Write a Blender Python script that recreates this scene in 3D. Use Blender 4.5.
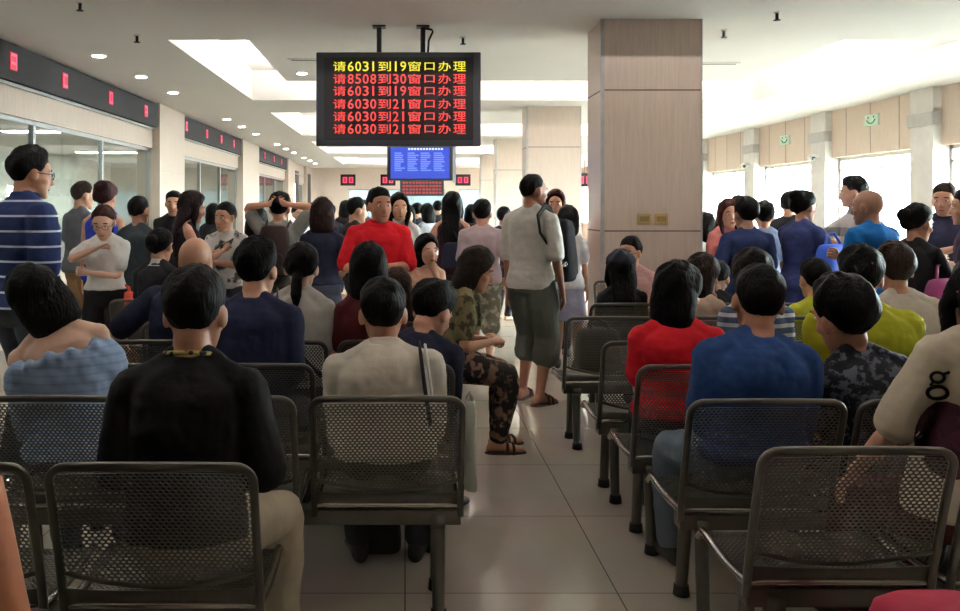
import bpy, bmesh, math, random
import numpy as np
from mathutils import Vector, Matrix, Euler, noise

random.seed(7)
for o in list(bpy.data.objects):
    bpy.data.objects.remove(o, do_unlink=True)
SC = bpy.context.scene
COL = SC.collection
PI = math.pi

# ------------------------------------------------------------------ camera
F, VX, VY, EYE = 850.0, 405.0, 208.0, 1.45       # focal length in pixels, vanishing point, eye height
cd = bpy.data.cameras.new('camera')
cam = bpy.data.objects.new('camera', cd)
COL.objects.link(cam)
cam.location = (0, 0, EYE)
cam.rotation_euler = (PI / 2, 0, 0)
cd.sensor_width = 36.0
cd.sensor_fit = 'HORIZONTAL'
cd.lens = F / 960 * 36
cd.shift_x = (480 - VX) / 960
cd.shift_y = -(305.5 - VY) / 960
cd.clip_start = 0.05
cd.clip_end = 200
SC.camera = cam

# ------------------------------------------------------------------ light and exposure
SC.view_settings.view_transform = 'Standard'
SC.view_settings.look = 'None'
SC.view_settings.gamma = 1.0
SC.view_settings.use_curve_mapping = False
SC.view_settings.exposure = 0.35
SKY_STRENGTH = 95.0
COVE_STRENGTH = 85.0
NEAR_COVE_STRENGTH = 105.0
LAMP_STRENGTH = 40.0
OFFICE_STRENGTH = 50.0
wd = bpy.data.worlds.new('sky')
SC.world = wd
wd.use_nodes = True
wn = wd.node_tree.nodes
wn['Background'].inputs['Color'].default_value = (0.93, 0.97, 1.0, 1)
wn['Background'].inputs['Strength'].default_value = SKY_STRENGTH


def at(px, Y):
    return (px - VX) * Y / F


def zat(py, Y):
    return EYE - (py - VY) * Y / F


# ------------------------------------------------------------------ materials
def lin(c):
    out = []
    for v in c[:3]:
        v = v / 255.0
        out.append(v / 12.92 if v <= 0.04045 else ((v + 0.055) / 1.055) ** 2.4)
    return tuple(out) + (1.0,)


MATS = {}


def nmat(name):
    m = bpy.data.materials.new(name)
    m.use_nodes = True
    nt = m.node_tree
    return m, nt, nt.nodes['Principled BSDF']


def link(nt, a, b):
    nt.links.new(a, b)


def coords(nt, kind='Object', scale=(1, 1, 1)):
    tc = nt.nodes.new('ShaderNodeTexCoord')
    mp = nt.nodes.new('ShaderNodeMapping')
    mp.inputs['Scale'].default_value = scale
    link(nt, tc.outputs[kind], mp.inputs['Vector'])
    return mp.outputs['Vector']


def noise_bump(nt, bsdf, vec, scale, strength, dist=0.01, detail=4):
    n = nt.nodes.new('ShaderNodeTexNoise')
    n.inputs['Scale'].default_value = scale
    n.inputs['Detail'].default_value = detail
    link(nt, vec, n.inputs['Vector'])
    b = nt.nodes.new('ShaderNodeBump')
    b.inputs['Strength'].default_value = strength
    b.inputs['Distance'].default_value = dist
    link(nt, n.outputs['Fac'], b.inputs['Height'])
    link(nt, b.outputs['Normal'], bsdf.inputs['Normal'])
    return n


def vary(nt, bsdf, vec, c1, c2, scale, detail=4, lo=0.35, hi=0.65):
    n = nt.nodes.new('ShaderNodeTexNoise')
    n.inputs['Scale'].default_value = scale
    n.inputs['Detail'].default_value = detail
    link(nt, vec, n.inputs['Vector'])
    r = nt.nodes.new('ShaderNodeValToRGB')
    r.color_ramp.elements[0].position = lo
    r.color_ramp.elements[1].position = hi
    r.color_ramp.elements[0].color = c1
    r.color_ramp.elements[1].color = c2
    link(nt, n.outputs['Fac'], r.inputs['Fac'])
    link(nt, r.outputs['Color'], bsdf.inputs['Base Color'])
    return r


def mul(c, k):
    return tuple(min(1, v * k) for v in c[:3]) + (1,)


def plain(name, rgb, rough=0.6, metal=0.0, var=0.06, scale=6, bump=0.0, bscale=60):
    key = ('plain', name)
    if key in MATS:
        return MATS[key]
    m, nt, b = nmat(name)
    c = lin(rgb)
    v = coords(nt)
    vary(nt, b, v, mul(c, 1 - var), mul(c, 1 + var), scale)
    b.inputs['Roughness'].default_value = rough
    b.inputs['Metallic'].default_value = metal
    if bump:
        noise_bump(nt, b, v, bscale, bump)
    MATS[key] = m
    return m


def fabric(rgb, pattern=None, rgb2=(235, 235, 235), size=0.07, duty=0.16):
    key = ('fabric', tuple(rgb), pattern, tuple(rgb2), size, duty)
    if key in MATS:
        return MATS[key]
    m, nt, b = nmat('fabric')
    c, c2 = lin(rgb), lin(rgb2)
    v = coords(nt)
    b.inputs['Roughness'].default_value = 0.85
    b.inputs['Specular IOR Level'].default_value = 0.2
    noise_bump(nt, b, v, 14, 0.25, 0.02, 3)
    if pattern is None:
        vary(nt, b, v, mul(c, 0.9), mul(c, 1.08), 9)
    elif pattern == 'stripe':
        sx = nt.nodes.new('ShaderNodeSeparateXYZ')
        link(nt, v, sx.inputs[0])
        d = nt.nodes.new('ShaderNodeMath'); d.operation = 'DIVIDE'
        d.inputs[1].default_value = size
        link(nt, sx.outputs['Z'], d.inputs[0])
        fr = nt.nodes.new('ShaderNodeMath'); fr.operation = 'FRACT'
        link(nt, d.outputs[0], fr.inputs[0])
        lt = nt.nodes.new('ShaderNodeMath'); lt.operation = 'LESS_THAN'
        lt.inputs[1].default_value = duty
        link(nt, fr.outputs[0], lt.inputs[0])
        mx = nt.nodes.new('ShaderNodeMix'); mx.data_type = 'RGBA'
        mx.inputs['A'].default_value = c
        mx.inputs['B'].default_value = c2
        link(nt, lt.outputs[0], mx.inputs['Factor'])
        link(nt, mx.outputs['Result'], b.inputs['Base Color'])
    elif pattern == 'floral':
        vary(nt, b, v, c, c2, 1.0 / size, 3, 0.5, 0.58)
    elif pattern == 'dots':
        vo = nt.nodes.new('ShaderNodeTexVoronoi')
        vo.inputs['Scale'].default_value = 1.0 / size
        link(nt, v, vo.inputs['Vector'])
        r = nt.nodes.new('ShaderNodeValToRGB')
        r.color_ramp.elements[0].position = duty
        r.color_ramp.elements[1].position = duty + 0.08
        r.color_ramp.elements[0].color = c2
        r.color_ramp.elements[1].color = c
        link(nt, vo.outputs['Distance'], r.inputs['Fac'])
        link(nt, r.outputs['Color'], b.inputs['Base Color'])
    MATS[key] = m
    return m


def skin(rgb=(205, 152, 122)):
    key = ('skin', tuple(rgb))
    if key in MATS:
        return MATS[key]
    m, nt, b = nmat('skin')
    c = lin(rgb)
    v = coords(nt)
    vary(nt, b, v, mul(c, 0.92), mul(c, 1.06), 12)
    b.inputs['Roughness'].default_value = 0.5
    b.inputs['Subsurface Weight'].default_value = 0.0
    MATS[key] = m
    return m


def hairmat(rgb=(13, 11, 11)):
    key = ('hair', tuple(rgb))
    if key in MATS:
        return MATS[key]
    m, nt, b = nmat('hair')
    c = lin(rgb)
    v = coords(nt, 'Object', (1, 1, 0.12))
    vary(nt, b, v, mul(c, 0.5), mul(c, 1.25), 90, 3)
    noise_bump(nt, b, v, 110, 0.6, 0.01, 3)
    b.inputs['Roughness'].default_value = 0.6
    b.inputs['Specular IOR Level'].default_value = 0.08
    MATS[key] = m
    return m


def emit(name, rgb, strength):
    key = ('emit', name)
    if key in MATS:
        return MATS[key]
    m, nt, b = nmat(name)
    b.inputs['Base Color'].default_value = (0, 0, 0, 1)
    b.inputs['Emission Color'].default_value = lin(rgb)
    b.inputs['Emission Strength'].default_value = strength
    MATS[key] = m
    return m


def glass_mat(name='window_glass', tint=(232, 240, 238), refl=0.10):
    key = ('glass', name)
    if key in MATS:
        return MATS[key]
    m = bpy.data.materials.new(name)
    m.use_nodes = True
    nt = m.node_tree
    nt.nodes.clear()
    out = nt.nodes.new('ShaderNodeOutputMaterial')
    tr = nt.nodes.new('ShaderNodeBsdfTransparent')
    tr.inputs['Color'].default_value = lin(tint)
    gl = nt.nodes.new('ShaderNodeBsdfGlossy')
    gl.inputs['Roughness'].default_value = 0.03
    lw = nt.nodes.new('ShaderNodeLayerWeight')
    lw.inputs['Blend'].default_value = 0.5
    pw = nt.nodes.new('ShaderNodeMath'); pw.operation = 'POWER'
    pw.inputs[1].default_value = 4.0
    link(nt, lw.outputs['Facing'], pw.inputs[0])
    ml = nt.nodes.new('ShaderNodeMath'); ml.operation = 'MULTIPLY_ADD'
    ml.inputs[1].default_value = refl * 3
    ml.inputs[2].default_value = 0.03
    link(nt, pw.outputs[0], ml.inputs[0])
    mx = nt.nodes.new('ShaderNodeMixShader')
    link(nt, ml.outputs[0], mx.inputs['Fac'])
    link(nt, tr.outputs[0], mx.inputs[1])
    link(nt, gl.outputs[0], mx.inputs[2])
    link(nt, mx.outputs[0], out.inputs['Surface'])
    MATS[key] = m
    return m


def floor_mat():
    m, nt, b = nmat('polished_floor_tile')
    v = coords(nt, 'Object')
    br = nt.nodes.new('ShaderNodeTexBrick')
    br.offset = 0.0
    br.inputs['Scale'].default_value = 1.0
    br.inputs['Brick Width'].default_value = 0.8
    br.inputs['Row Height'].default_value = 0.8
    br.inputs['Mortar Size'].default_value = 0.0025
    br.inputs['Mortar Smooth'].default_value = 0.1
    br.inputs['Color1'].default_value = lin((216, 206, 191))
    br.inputs['Color2'].default_value = lin((209, 199, 184))
    br.inputs['Mortar'].default_value = lin((120, 106, 92))
    link(nt, v, br.inputs['Vector'])
    n = nt.nodes.new('ShaderNodeTexNoise')
    n.inputs['Scale'].default_value = 2.2
    n.inputs['Detail'].default_value = 6
    link(nt, v, n.inputs['Vector'])
    mx = nt.nodes.new('ShaderNodeMix'); mx.data_type = 'RGBA'
    mx.blend_type = 'MULTIPLY'
    mx.inputs['Factor'].default_value = 0.25
    link(nt, br.outputs['Color'], mx.inputs['A'])
    link(nt, n.outputs['Color'], mx.inputs['B'])
    link(nt, mx.outputs['Result'], b.inputs['Base Color'])
    b.inputs['Roughness'].default_value = 0.06
    b.inputs['Specular IOR Level'].default_value = 0.8
    n2 = nt.nodes.new('ShaderNodeTexNoise')
    n2.inputs['Scale'].default_value = 1.6
    link(nt, v, n2.inputs['Vector'])
    bp = nt.nodes.new('ShaderNodeBump')
    bp.inputs['Strength'].default_value = 0.06
    bp.inputs['Distance'].default_value = 0.02
    link(nt, n2.outputs['Fac'], bp.inputs['Height'])
    link(nt, bp.outputs['Normal'], b.inputs['Normal'])
    return m


def stone_mat(name, rgb, sx, sz, rough=0.35):
    """clad stone panels with fine vertical grain"""
    key = ('stone', name)
    if key in MATS:
        return MATS[key]
    m, nt, b = nmat(name)
    c = lin(rgb)
    v = coords(nt, 'Object', (14, 14, 0.6))
    vary(nt, b, v, mul(c, 0.93), mul(c, 1.05), 6, 5)
    b.inputs['Roughness'].default_value = rough
    MATS[key] = m
    return m


M_CEIL = plain('ceiling_paint', (226, 222, 218), 0.8, var=0.015, scale=1.0)
M_WHITE = plain('white_paint', (225, 222, 216), 0.6, var=0.02)
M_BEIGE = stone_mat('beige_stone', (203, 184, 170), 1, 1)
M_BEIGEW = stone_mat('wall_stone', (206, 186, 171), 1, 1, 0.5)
M_BEIGEL = stone_mat('wall_stone_shaded', (172, 155, 141), 1, 1, 0.45)  # darker copy of the wall stone, dimmer left-side light put into its colour
M_GROOVE = plain('panel_joint', (88, 78, 66), 0.6)
M_GREYSTONE = plain('grey_stone', (176, 172, 170), 0.35, var=0.08, scale=9)
M_ALU = plain('aluminium', (150, 152, 152), 0.35, 0.7)
M_DARK = plain('dark_plastic', (30, 32, 38), 0.4)
M_BAND = plain('sign_band_black', (30, 27, 30), 0.6)
M_BAND.node_tree.nodes['Principled BSDF'].inputs['Specular IOR Level'].default_value = 0.1
M_BLACKMETAL = plain('black_metal', (34, 36, 40), 0.4, 0.4)
M_CHAIR = plain('painted_steel', (94, 92, 85), 0.32, 0.55, var=0.05)
M_CHAIRD = plain('steel_frame', (88, 86, 79), 0.35, 0.6, var=0.05)
M_CHROME = plain('brushed_chrome', (190, 188, 182), 0.22, 0.95)
M_RUBBER = plain('black_rubber', (20, 20, 20), 0.8)
M_GLASS = glass_mat()
M_GLASSL = glass_mat('counter_glass', (234, 238, 235), 0.16)
M_EYEW = plain('eye_white', (225, 220, 214), 0.3)
M_LIP = plain('lip_skin', (170, 98, 86), 0.5)
M_BROW = plain('brow_hair', (36, 28, 24), 0.7)
M_REDLED = emit('red_led', (255, 84, 122), 1.1)
M_REDGLOW = emit('red_glow', (220, 10, 56), 0.75)  # lit square imitating the red glow around the strokes
M_TEXTRED = emit('red_led_text', (255, 74, 72), 0.95)
M_TEXTYEL = emit('yellow_led_text', (250, 238, 70), 0.85)
M_COVE = emit('cove_strip', (255, 249, 245), COVE_STRENGTH)
M_COVEDIM = emit('cove_strip_dim', (255, 249, 245), NEAR_COVE_STRENGTH)
M_LAMP = emit('downlight_glow', (255, 248, 236), LAMP_STRENGTH)
M_OFFICE = emit('office_light', (240, 250, 248), OFFICE_STRENGTH)


# ------------------------------------------------------------------ geometry container
class G:
    def __init__(s):
        s.v = []
        s.f = []
        s.m = []

    def add(s, vs, fs, mi=0):
        n = len(s.v)
        s.v.extend([tuple(p) for p in vs])
        for f in fs:
            s.f.append(tuple(i + n for i in f))
            s.m.append(mi)
        return s

    def box(s, x0, x1, y0, y1, z0, z1, mi=0):
        vs = [(x0, y0, z0), (x1, y0, z0), (x1, y1, z0), (x0, y1, z0), (x0, y0, z1), (x1, y0, z1), (x1, y1, z1), (x0, y1, z1)]
        fs = [(0, 3, 2, 1), (4, 5, 6, 7), (0, 1, 5, 4), (1, 2, 6, 5), (2, 3, 7, 6), (3, 0, 4, 7)]
        return s.add(vs, fs, mi)

    def rings(s, R, mi=0):
        """closed loft through rings of equal point count"""
        n = len(R[0])
        vs = [p for r in R for p in r]
        fs = []
        for k in range(len(R) - 1):
            for i in range(n):
                j = (i + 1) % n
                fs.append((k * n + i, k * n + j, (k + 1) * n + j, (k + 1) * n + i))
        c0 = sum((Vector(p) for p in R[0]), Vector()) / n
        c1 = sum((Vector(p) for p in R[-1]), Vector()) / n
        vs += [c0, c1]
        a, b = len(vs) - 2, len(vs) - 1
        e = (len(R) - 1) * n
        for i in range(n):
            j = (i + 1) % n
            fs.append((a, j, i))
            fs.append((b, e + i, e + j))
        return s.add(vs, fs, mi)

    def loft(s, spec, n=20, mi=0, ex=2.0):
        """spec: list of (center, right, forward, rx, ry)"""
        R = []
        for c, r, f, rx, ry in spec:
            ring = []
            for i in range(n):
                a = 2 * PI * i / n
                ca, sa = math.cos(a), math.sin(a)
                if ex != 2.0:
                    ca = math.copysign(abs(ca) ** (2 / ex), ca)
                    sa = math.copysign(abs(sa) ** (2 / ex), sa)
                ring.append(Vector(c) + Vector(r) * (rx * ca) + Vector(f) * (ry * sa))
            R.append(ring)
        return s.rings(R, mi)

    def tube(s, pts, rad, n=12, mi=0, caps=True, flat=None):
        pts = [Vector(p) for p in pts]
        if not hasattr(rad, '__len__'):
            rad = [rad] * len(pts)
        tang = []
        for i in range(len(pts)):
            a = pts[max(i - 1, 0)]
            b = pts[min(i + 1, len(pts) - 1)]
            tang.append((b - a).normalized())
        up = Vector((0, 0, 1)) if abs(tang[0].z) < 0.9 else Vector((0, 1, 0))
        u = (up - tang[0] * up.dot(tang[0])).normalized()
        R = []

        def ring(c, u, w, r):
            return [c + u * (r * math.cos(2 * PI * i / n)) + w * (r * (flat or 1) * math.sin(2 * PI * i / n)) for i in range(n)]
        for i, p in enumerate(pts):
            t = tang[i]
            u = (u - t * u.dot(t))
            u = u.normalized() if u.length > 1e-6 else t.orthogonal().normalized()
            w = t.cross(u)
            if i == 0 and caps:
                for k in (0.94, 0.6):
                    R.append(ring(p - t * rad[0] * k * 0.9, u, w, rad[0] * math.sqrt(1 - k * k)))
            R.append(ring(p, u, w, rad[i]))
            if i == len(pts) - 1 and caps:
                for k in (0.6, 0.94):
                    R.append(ring(p + t * rad[i] * k * 0.9, u, w, rad[i] * math.sqrt(1 - k * k)))
        return s.rings(R, mi)

    def ell(s, c, r, n=16, m=10, rot=None, mi=0):
        c = Vector(c)
        R = []
        for k in range(1, m):
            th = PI * k / m
            ring = []
            for i in range(n):
                a = 2 * PI * i / n
                p = Vector((r[0] * math.sin(th) * math.cos(a), r[1] * math.sin(th) * math.sin(a), -r[2] * math.cos(th)))
                ring.append(c + (rot @ p if rot else p))
            R.append(ring)
        g = G().rings(R)
        # push the poles out
        p0 = Vector((0, 0, -r[2])); p1 = Vector((0, 0, r[2]))
        g.v[-2] = tuple(c + (rot @ p0 if rot else p0))
        g.v[-1] = tuple(c + (rot @ p1 if rot else p1))
        return s.add(g.v, g.f, mi)

    def cyl(s, p0, p1, r, n=16, mi=0, r2=None):
        return s.tube([p0, p1], [r, r if r2 is None else r2], n, mi, caps=False)

    def merge(s, g, M=None):
        vs = g.v if M is None else [M @ Vector(p) for p in g.v]
        n = len(s.v)
        s.v.extend([tuple(p) for p in vs])
        for f, mi in zip(g.f, g.m):
            s.f.append(tuple(i + n for i in f))
            s.m.append(mi)
        return s

    def mesh(s, name, mats, smooth=True):
        me = bpy.data.meshes.new(name)
        me.from_pydata(s.v, [], s.f)
        for m in (mats if isinstance(mats, (list, tuple)) else [mats]):
            me.materials.append(m)
        me.polygons.foreach_set('material_index', s.m)
        if smooth:
            me.polygons.foreach_set('use_smooth', [True] * len(s.f))
        me.update()
        return me


def ob(name, g, mats, parent=None, smooth=False, bevel=0.0, solid=0.0):
    me = g.mesh(name, mats, smooth) if isinstance(g, G) else g
    if bevel:
        bm = bmesh.new()
        bm.from_mesh(me)
        bmesh.ops.remove_doubles(bm, verts=bm.verts, dist=1e-5)
        es = [e for e in bm.edges if len(e.link_faces) == 2 and e.calc_face_angle(0) > 0.6]
        bmesh.ops.bevel(bm, geom=es, offset=bevel, segments=2, profile=0.5, affect='EDGES')
        bm.to_mesh(me)
        bm.free()
    o = bpy.data.objects.new(name, me)
    COL.objects.link(o)
    if parent:
        o.parent = parent
    return o


def empty(name, loc, rz=0.0, label=None, cat=None, group=None):
    o = bpy.data.objects.new(name, None)
    o.empty_display_size = 0.1
    COL.objects.link(o)
    o.location = loc
    o.rotation_euler = (0, 0, rz)
    if label:
        o['label'] = label
        o['category'] = cat
    if group:
        o['group'] = group
    return o


def tag(o, label, cat, group=None, kind=None):
    o['label'] = label
    o['category'] = cat
    if group:
        o['group'] = group
    if kind:
        o['kind'] = kind
    return o


def struct(name, g, m, smooth=False, parent=None, bevel=0.0):
    o = ob(name, g, m, parent, smooth, bevel)
    if parent is None:
        o['kind'] = 'structure'
    return o


def copy_tree(o, parent=None):
    c = o.copy()
    COL.objects.link(c)
    c.parent = parent
    for ch in list(o.children):
        copy_tree(ch, c)
    return c


# ------------------------------------------------------------------ the room shell
XL, XR, Y0, YE, ZC = -4.1, 7.5, -3.5, 36.0, 3.15
struct('floor', G().box(-7.8, XR + 0.3, Y0 - 0.3, YE + 3, -0.12, 0), floor_mat())

# ceiling with recessed trays, one per structural bay
bays = [(8.6 + 6.57 * k, 13.4 + 6.57 * k) for k in (-1, 0, 1, 2, 3)]
TX0, TX1 = -2.4, 5.6
g = G()
g.box(XL - 0.3, TX0, Y0 - 0.3, YE + 3, ZC, 3.62)
g.box(TX1, XR + 0.3, Y0 - 0.3, YE + 3, ZC, 3.62)
prev = Y0 - 0.3
for a, b in bays:
    g.box(TX0, TX1, prev, a, ZC, 3.62)
    prev = b
g.box(TX0, TX1, prev, YE + 3, ZC, 3.62)
g.box(XL - 0.3, XR + 0.3, Y0 - 0.3, YE + 3, 3.62, 3.74)
struct('ceiling', g, M_CEIL)
INS = 0.62
for k, (a, b) in enumerate(bays):
    g = G()
    g.box(TX0 + INS, TX1 - INS, a + INS, b - INS, 3.36, 3.40)
    for x in (TX0 + INS + 0.3, TX1 - INS - 0.3):
        for y in (a + INS + 0.4, b - INS - 0.4):
            g.box(x - 0.02, x + 0.02, y - 0.02, y + 0.02, 3.40, 3.62)
    p = struct('ceiling_panel', g, M_CEIL)
    g = G()
    z0, z1 = 3.405, 3.425
    g.box(TX0 + INS + 0.03, TX0 + INS + 0.07, a + INS + 0.1, b - INS - 0.1, z0, z1)
    g.box(TX1 - INS - 0.07, TX1 - INS - 0.03, a + INS + 0.1, b - INS - 0.1, z0, z1)
    g.box(TX0 + INS + 0.1, TX1 - INS - 0.1, a + INS + 0.03, a + INS + 0.07, z0, z1)
    g.box(TX0 + INS + 0.1, TX1 - INS - 0.1, b - INS - 0.07, b - INS - 0.03, z0, z1)
    ob('light_strip', g, M_COVE if k else M_COVEDIM, p)

# left wall with glazed service counters
piers = [(-3.8, -1.2), (0.8, 2.2), (7.0, 7.35), (13.8, 15.35), (20.9, 23.2), (29.0, 30.6), (34.4, 36.0)]
glazed = [(2.2, 7.0), (7.35, 13.8), (15.35, 20.9), (23.2, 29.0), (30.6, 34.4)]
g = G()
for a, b in piers:
    g.box(XL - 0.25, XL + 0.12, a, b, 0, ZC)
for a, b in glazed:
    g.box(XL - 0.22, XL, a, b, 2.42, ZC)
    g.box(XL - 0.22, XL, a, b, 0, 0.78)
g.box(XL - 0.22, XL, -1.2, 0.8, 0, ZC)
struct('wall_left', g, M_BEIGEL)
g = G()
for a, b in piers:
    for z in (1.02, 2.06):
        g.box(XL + 0.119, XL + 0.123, a, b, z - 0.004, z + 0.004)
for a, b in glazed:
    g.box(XL, XL + 0.035, a, b, 2.715, 2.75)
struct('trim_1', g, M_ALU)
for k, (a, b) in enumerate(glazed):
    w = G()
    n = 3 if b - a > 5.5 else 2
    for i in range(n + 1):
        y = a + (b - a) * i / n
        w.box(XL - 0.10, XL - 0.04, max(a, y - 0.03), min(b, y + 0.03), 0.78, 2.42)
    w.box(XL - 0.10, XL - 0.04, a, b, 2.37, 2.42)
    w.box(XL - 0.10, XL - 0.04, a, b, 0.78, 0.83)
    fr = struct('window_%d' % (k + 1), w, M_ALU)
    for i in range(n):
        ya = a + (b - a) * i / n + 0.03
        yb = a + (b - a) * (i + 1) / n - 0.03
        ob('pane', G().box(XL - 0.075, XL - 0.065, ya, yb, 0.83, 2.37), M_GLASSL, fr)
    c = ob('service_counter', G().box(XL + 0.002, XL + 0.32, a + 0.16, b - 0.05, 0.785, 0.84), M_GREYSTONE, None, bevel=0.01)
    tag(c, ['grey stone counter ledge under the glass nearest the camera', 'grey stone counter ledge under the glass behind the striped polo man',
            'grey stone counter ledge under the glass past the first beige pier', 'grey stone counter ledge under the third glass bay',
            'grey stone counter ledge under the farthest glass bay'][k], 'counter')
# the offices behind the glass
M_OFFW = plain('office_wall_paint', (196, 194, 188), 0.7)
g = G()
g.box(-7.75, -7.6, Y0, YE + 3, 0, 3.0)
g.box(-7.6, XL - 0.25, Y0, YE + 3, 2.62, 2.8)
for y in (1.3, 22.0, 29.8):
    g.box(-7.6, XL - 0.25, y - 0.06, y + 0.06, 0, 2.62)
struct('wall_office', g, M_OFFW)
for k, (x, y) in enumerate([(-5.3, 4.2), (-5.3, 9.4), (-5.35, 12.6), (-6.1, 17.4), (-5.3, 19.6), (-5.3, 25.0), (-5.3, 27.6), (-5.3, 31.8)]):  # added lamps, some placed to stand in for cove reflections in the glass
    t = empty('office_light', (x, y, 2.62), PI / 2, 'white ceiling light added in the office behind the counter glass', 'ceiling light', 'added office ceiling lights behind the glass')
    ob('light_frame', G().box(-0.16, 0.16, -0.62, 0.62, -0.035, 0), M_WHITE, t)
    ob('diffuser', G().box(-0.13, 0.13, -0.59, 0.59, -0.042, -0.034), M_OFFICE, t)
t = empty('banner', (-4.75, 8.05, 0), 0, 'blue standing banner behind the counter glass at the left edge', 'banner')
ob('banner_cloth', G().box(-0.35, 0.35, -0.01, 0.01, 0.95, 2.15), plain('blue_banner', (44, 78, 170), 0.6), t)
ob('banner_pole', G().cyl((0, 0.02, 0.0), (0, 0.02, 2.17), 0.012), M_ALU, t)
ob('banner_base', G().box(-0.3, 0.3, -0.12, 0.14, 0, 0.03), M_ALU, t)

# right wall: upper stone beam, windows between pilasters
pil = [6.05 + 3.05 * i for i in range(0, 10)]
ZS, ZL = 0.85, 2.33
g = G()
g.box(XR, XR + 0.3, Y0 - 0.3, YE + 0.3, ZL, ZC)
g.box(XR, XR + 0.3, Y0 - 0.3, YE + 0.3, 0, ZS)
g.box(XR, XR + 0.3, Y0 - 0.3, 6.05, ZS, ZL)  # unseen near stretch, closed solid to keep window light off the foreground
struct('wall_right', g, M_BEIGEW)
g = G()
for y in pil:
    for dy in (-1.5, -0.75, 0.75):
        if y + dy < YE:
            g.box(XR - 0.003, XR + 0.01, y + dy - 0.004, y + dy + 0.004, ZL, ZC)
struct('trim_2', g, M_GROOVE)
g = G(); g2 = G()
for y in pil:
    g.box(XR - 0.12, XR + 0.3, y - 0.27, y + 0.27, 0, ZC)
    g2.box(XR - 0.15, XR - 0.02, y - 0.30, y + 0.30, 2.62, 2.80)
struct('wall_pilasters', g, plain('pale_stone', (214, 210, 206), 0.4, var=0.05))
struct('trim_3', g2, M_GREYSTONE)
for k in range(len(pil) - 1):
    a, b = pil[k] + 0.27, pil[k + 1] - 0.27
    w = G()
    x0, x1 = XR + 0.12, XR + 0.19
    w.box(x0, x1, a, b, ZS, ZS + 0.07)
    w.box(x0, x1, a, b, ZL - 0.06, ZL)
    w.box(x0, x1, a, b, 2.09, 2.12)
    for y in (a + 0.03, b - 0.03, (a + b) / 2):
        w.box(x0, x1, y - (0.014 if y == (a + b) / 2 else 0.03), y + (0.014 if y == (a + b) / 2 else 0.03), ZS, ZL)
    fr = struct('window_%d' % (k + 6), w, M_WHITE)
    ob('pane', G().box(XR + 0.15, XR + 0.156, a + 0.03, b - 0.03, ZS + 0.05, ZL - 0.04), M_GLASS, fr)
g = G().box(XR - 0.10, XR + 0.12, Y0, YE, ZS - 0.04, ZS)
struct('window_sill', g, M_GREYSTONE)
# unseen ground outside, kept pale to bounce daylight onto the ceiling
struct('ground_outside', G().box(XR + 0.3, 40, Y0 - 10, YE + 20, -0.3, -0.15), plain('bounce_ground', (205, 203, 196), 0.8))

# far end wall with pale glazed doors and near wall
g = G()
g.box(XL - 0.3, XR + 0.3, YE, YE + 0.25, 2.25, ZC)
for a, b in ((-4.4, -2.4), (1.7, 2.3), (5.6, 7.8)):
    g.box(a, b, YE, YE + 0.25, 0, 2.25)
struct('wall_back', g, M_BEIGEW)
struct('wall_front', G().box(-7.8, XR + 0.3, Y0 - 0.3, Y0, 0, 3.6), M_BEIGEW)
struct('wall_far_office', G().box(XL - 0.3, XR + 0.3, YE + 2.8, YE + 3.0, 0, 3.15), plain('far_office_paint', (150, 170, 185), 0.7))
for k, (a, b) in enumerate(((-2.4, 1.7), (2.3, 5.6))):
    w = G()
    n = 3
    for i in range(n + 1):
        x = a + (b - a) * i / n
        w.box(max(a, x - 0.03), min(b, x + 0.03), YE + 0.05, YE + 0.12, 0, 2.25)
    w.box(a, b, YE + 0.05, YE + 0.12, 2.19, 2.25)
    fr = struct('window_%d' % (30 + k), w, M_ALU)
    ob('pane', G().box(a, b, YE + 0.08, YE + 0.085, 0.02, 2.19), M_GLASSL, fr)
for x in (-1.4, 0.6, 3.6):
    t = empty('office_light', (x, YE + 1.5, ZC), 0, 'white ceiling light in the room behind the far end wall', 'ceiling light', 'ceiling lights behind the far end wall')
    ob('light_frame', G().box(-0.7, 0.7, -0.16, 0.16, -0.04, 0), M_WHITE, t)
    ob('diffuser', G().box(-0.66, 0.66, -0.13, 0.13, -0.047, -0.039), M_OFFICE, t)

# the three clad pillars
def pillar(name, x0, x1, y0, y1, joints):
    o = struct(name, G().box(x0, x1, y0, y1, 0, ZC), M_BEIGE)
    g = G()
    e = 0.002
    for z in joints:
        g.box(x0 - e, x1 + e, y0 - e, y1 + e, z - 0.006, z + 0.006)
    # joint set-in along the front edges
    struct('trim_pillar_joint', g, M_GROOVE)
    s = G()
    s.box(x0 - 0.012, x0 + 0.02, y0 - 0.012, y0 + 0.03, 0, ZC)
    s.box(x1 - 0.012, x1 + 0.004, y0 - 0.004, y0 + 0.012, 0, ZC)
    struct('trim_pillar_edge', s, M_GREYSTONE)
    return o


PX0, PX1 = at(602, 7.65), at(702, 7.65)
pillar('pillar', PX0, PX1, 7.65, 8.25, (zat(90, 7.65), zat(231, 7.65)))
pillar('pillar', at(527, 14.2), at(581, 14.2), 14.2, 14.8, (zat(147, 14.2), zat(208, 14.2) - 0.3))
pillar('pillar', at(496, 20.8), at(496, 20.8) + 0.95, 20.8, 21.4, (zat(170, 20.8), 1.2))
pillar('pillar', at(481, 27.4), at(481, 27.4) + 0.95, 27.4, 28.0, (2.35, 1.2))
for k, x in enumerate((644, 661)):
    t = empty('wall_socket', (at(x, 7.65), 7.65, zat(219, 7.65)), 0, ['left of the two brass switch plates on the beige pillar', 'right of the two brass switch plates on the beige pillar'][k], 'switch plate')
    ob('plate', G().box(-0.06, 0.06, -0.012, 0, -0.05, 0.05), plain('brass_plate', (178, 150, 92), 0.35, 0.3), t, bevel=0.004)
    ob('insert', G().box(-0.042, 0.042, -0.016, -0.01, -0.024, 0.024), plain('socket_insert', (120, 96, 62), 0.5), t)


# ------------------------------------------------------------------ lettering
FONT_CACHE = {}


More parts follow.
